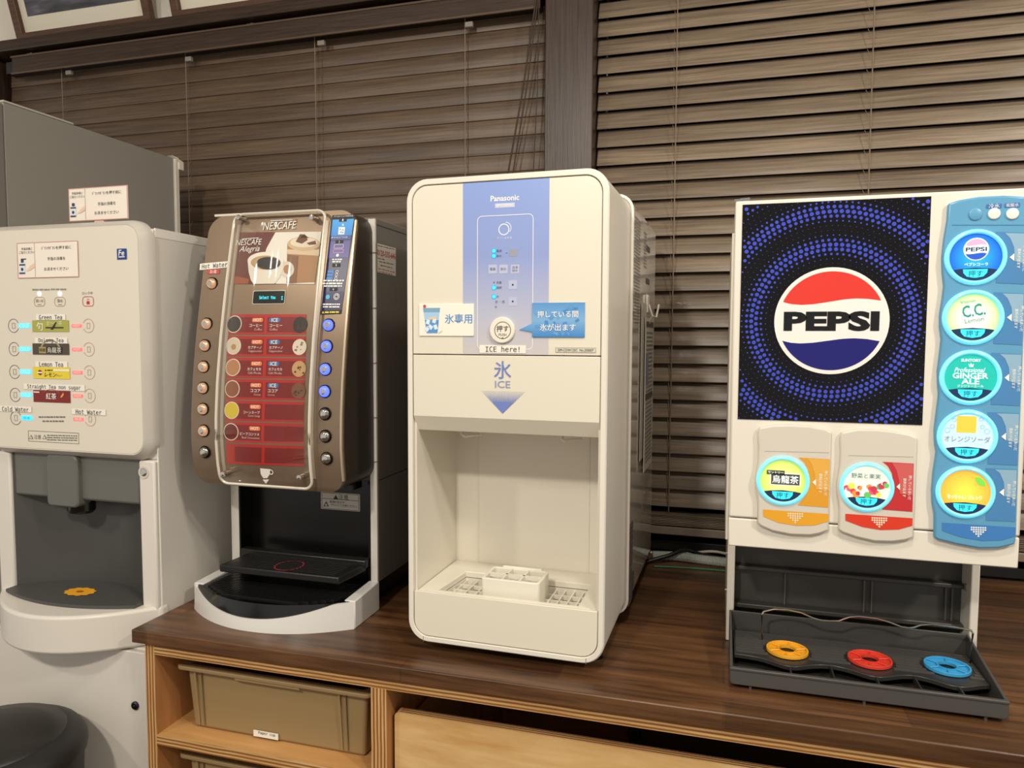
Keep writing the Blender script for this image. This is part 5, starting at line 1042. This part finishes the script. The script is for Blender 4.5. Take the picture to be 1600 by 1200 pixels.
for x_ in (.115, .1785, .242, .300, .357): MB().box(x_ - .0012, x_ + .0012, ty0 + .005, wy(x_) + .001, -.541, -.5275).build('support_rib', TDD, t)
for c, col_, lb in zip(cent, ('#eaa92c', '#d9402f', '#3d9fd2'), ('yellow', 'red', 'blue')):
    m_ = mat(col_, .35, spec=.5); o_ = MB().frame(circ(c.x, c.y, .0335, 36), circ(c.x, c.y, .0305, 36), -.5252, -.5200, 'Z').build('cup_ring', m_, t, bevel=.0005); o_['label'] = lb + ' plastic cup ring'
    MB().frame(circ(c.x, c.y, .0310, 36), circ(c.x, c.y, .0135, 36), -.5255, -.5238, 'Z').build('ring_plate', m_, o_); MB().frame(circ(c.x, c.y, .0150, 28), circ(c.x, c.y, .0130, 28), -.5245, -.5205, 'Z').build('inner_ring', m_, o_)
    for i in range(6):
        a_ = math.radians(i * 60 + 20); p0 = Vector((c.x + .0145 * math.cos(a_), c.y + .0145 * math.sin(a_), -.5222)); p1 = Vector((c.x + .031 * math.cos(a_), c.y + .031 * math.sin(a_), -.5222)); MB().tube([p0, p1], .0014, 6).build('spoke', m_, o_)
    MB().lathe((c.x, c.y, -.5262), [(.0132, 0), (.0, .0001)], n=24).build('drain_hole', BLACKP, o_)
zz = [(235, 545), (235, 400), (243, 385), (300, 372), (370, 375), (440, 390), (500, 418), (545, 431), (590, 434), (635, 434), (660, 424), (690, 414), (740, 410), (830, 420), (900, 440), (960, 464), (1000, 470), (1030, 466), (1060, 455), (1120, 451), (1200, 460), (1280, 474), (1325, 484), (1334, 498), (1318, 650)]
MB().tube([at(1120 + x * .3, 840 + y * .3, Y=1.318) for x, y in zz], .0017, 8).build('wire_rail', mat('#b9b2a6', .2, metal=1.), t)

# ================================================================== hoses and cables on the worktop behind the machines
def cable(name, label, cat, pts, r, m, corr=False):
    P = [Vector(p) for p in pts]; Q = []
    for i in range(len(P) - 1):
        p0, p1, p2, p3 = P[max(i - 1, 0)], P[i], P[i + 1], P[min(i + 2, len(P) - 1)]
        for j in range(12 if not corr else 28):
            t_ = j / (12 if not corr else 28); Q.append(.5 * ((2 * p1) + (-p0 + p2) * t_ + (2 * p0 - 5 * p1 + 4 * p2 - p3) * t_ ** 2 + (-p0 + 3 * p1 - 3 * p2 + p3) * t_ ** 3))
    Q.append(P[-1]); rr = [r * (1.0 if not corr or i % 2 else .84) for i in range(len(Q))]
    o = MB().tube(Q, rr, 10).build(name, m, smooth=50 if not corr else 20); return tag(base(o), label, cat)
z_ = CT
cable('drain_hose', 'pale corrugated drain hose on the worktop behind the ice dispenser', 'hose', [(-.16, 1.83, z_ + .0125), (-.10, 1.84, z_ + .0125), (-.03, 1.83, z_ + .0125), (.04, 1.825, z_ + .0125), (.12, 1.83, z_ + .0125)], .0125, mat('#b9bdb6', .4), True)
cable('power_cable', 'black power cable lying over the pale hose', 'cable', [(-.17, 1.80, z_ + .005), (-.12, 1.815, z_ + .020), (-.08, 1.84, z_ + .0305), (-.03, 1.87, z_ + .012), (.05, 1.875, z_ + .006), (.12, 1.86, z_ + .006)], .005, mat('#151413', .4))
cable('water_tube', 'thin white water tube between the ice and soft drink dispensers', 'tube', [(-.17, 1.885, z_ + .0035), (-.09, 1.895, z_ + .004), (-.01, 1.885, z_ + .02), (.06, 1.80, z_ + .032), (.12, 1.79, z_ + .03)], .0035, mat('#d8d4c8', .35))
cable('green_wire', 'thin green wire on the worktop behind the ice dispenser', 'wire', [(-.15, 1.775, z_ + .0025), (-.08, 1.785, z_ + .0025), (0., 1.79, z_ + .0025), (.08, 1.785, z_ + .0025), (.12, 1.78, z_ + .0025)], .0022, mat('#2f7a5c', .45))

# ================================================================== lift everything from eye-relative to floor-relative heights
for o in list(scn.objects):
    if o.parent is None and o.type in ('MESH', 'EMPTY'): o.location.z += UP
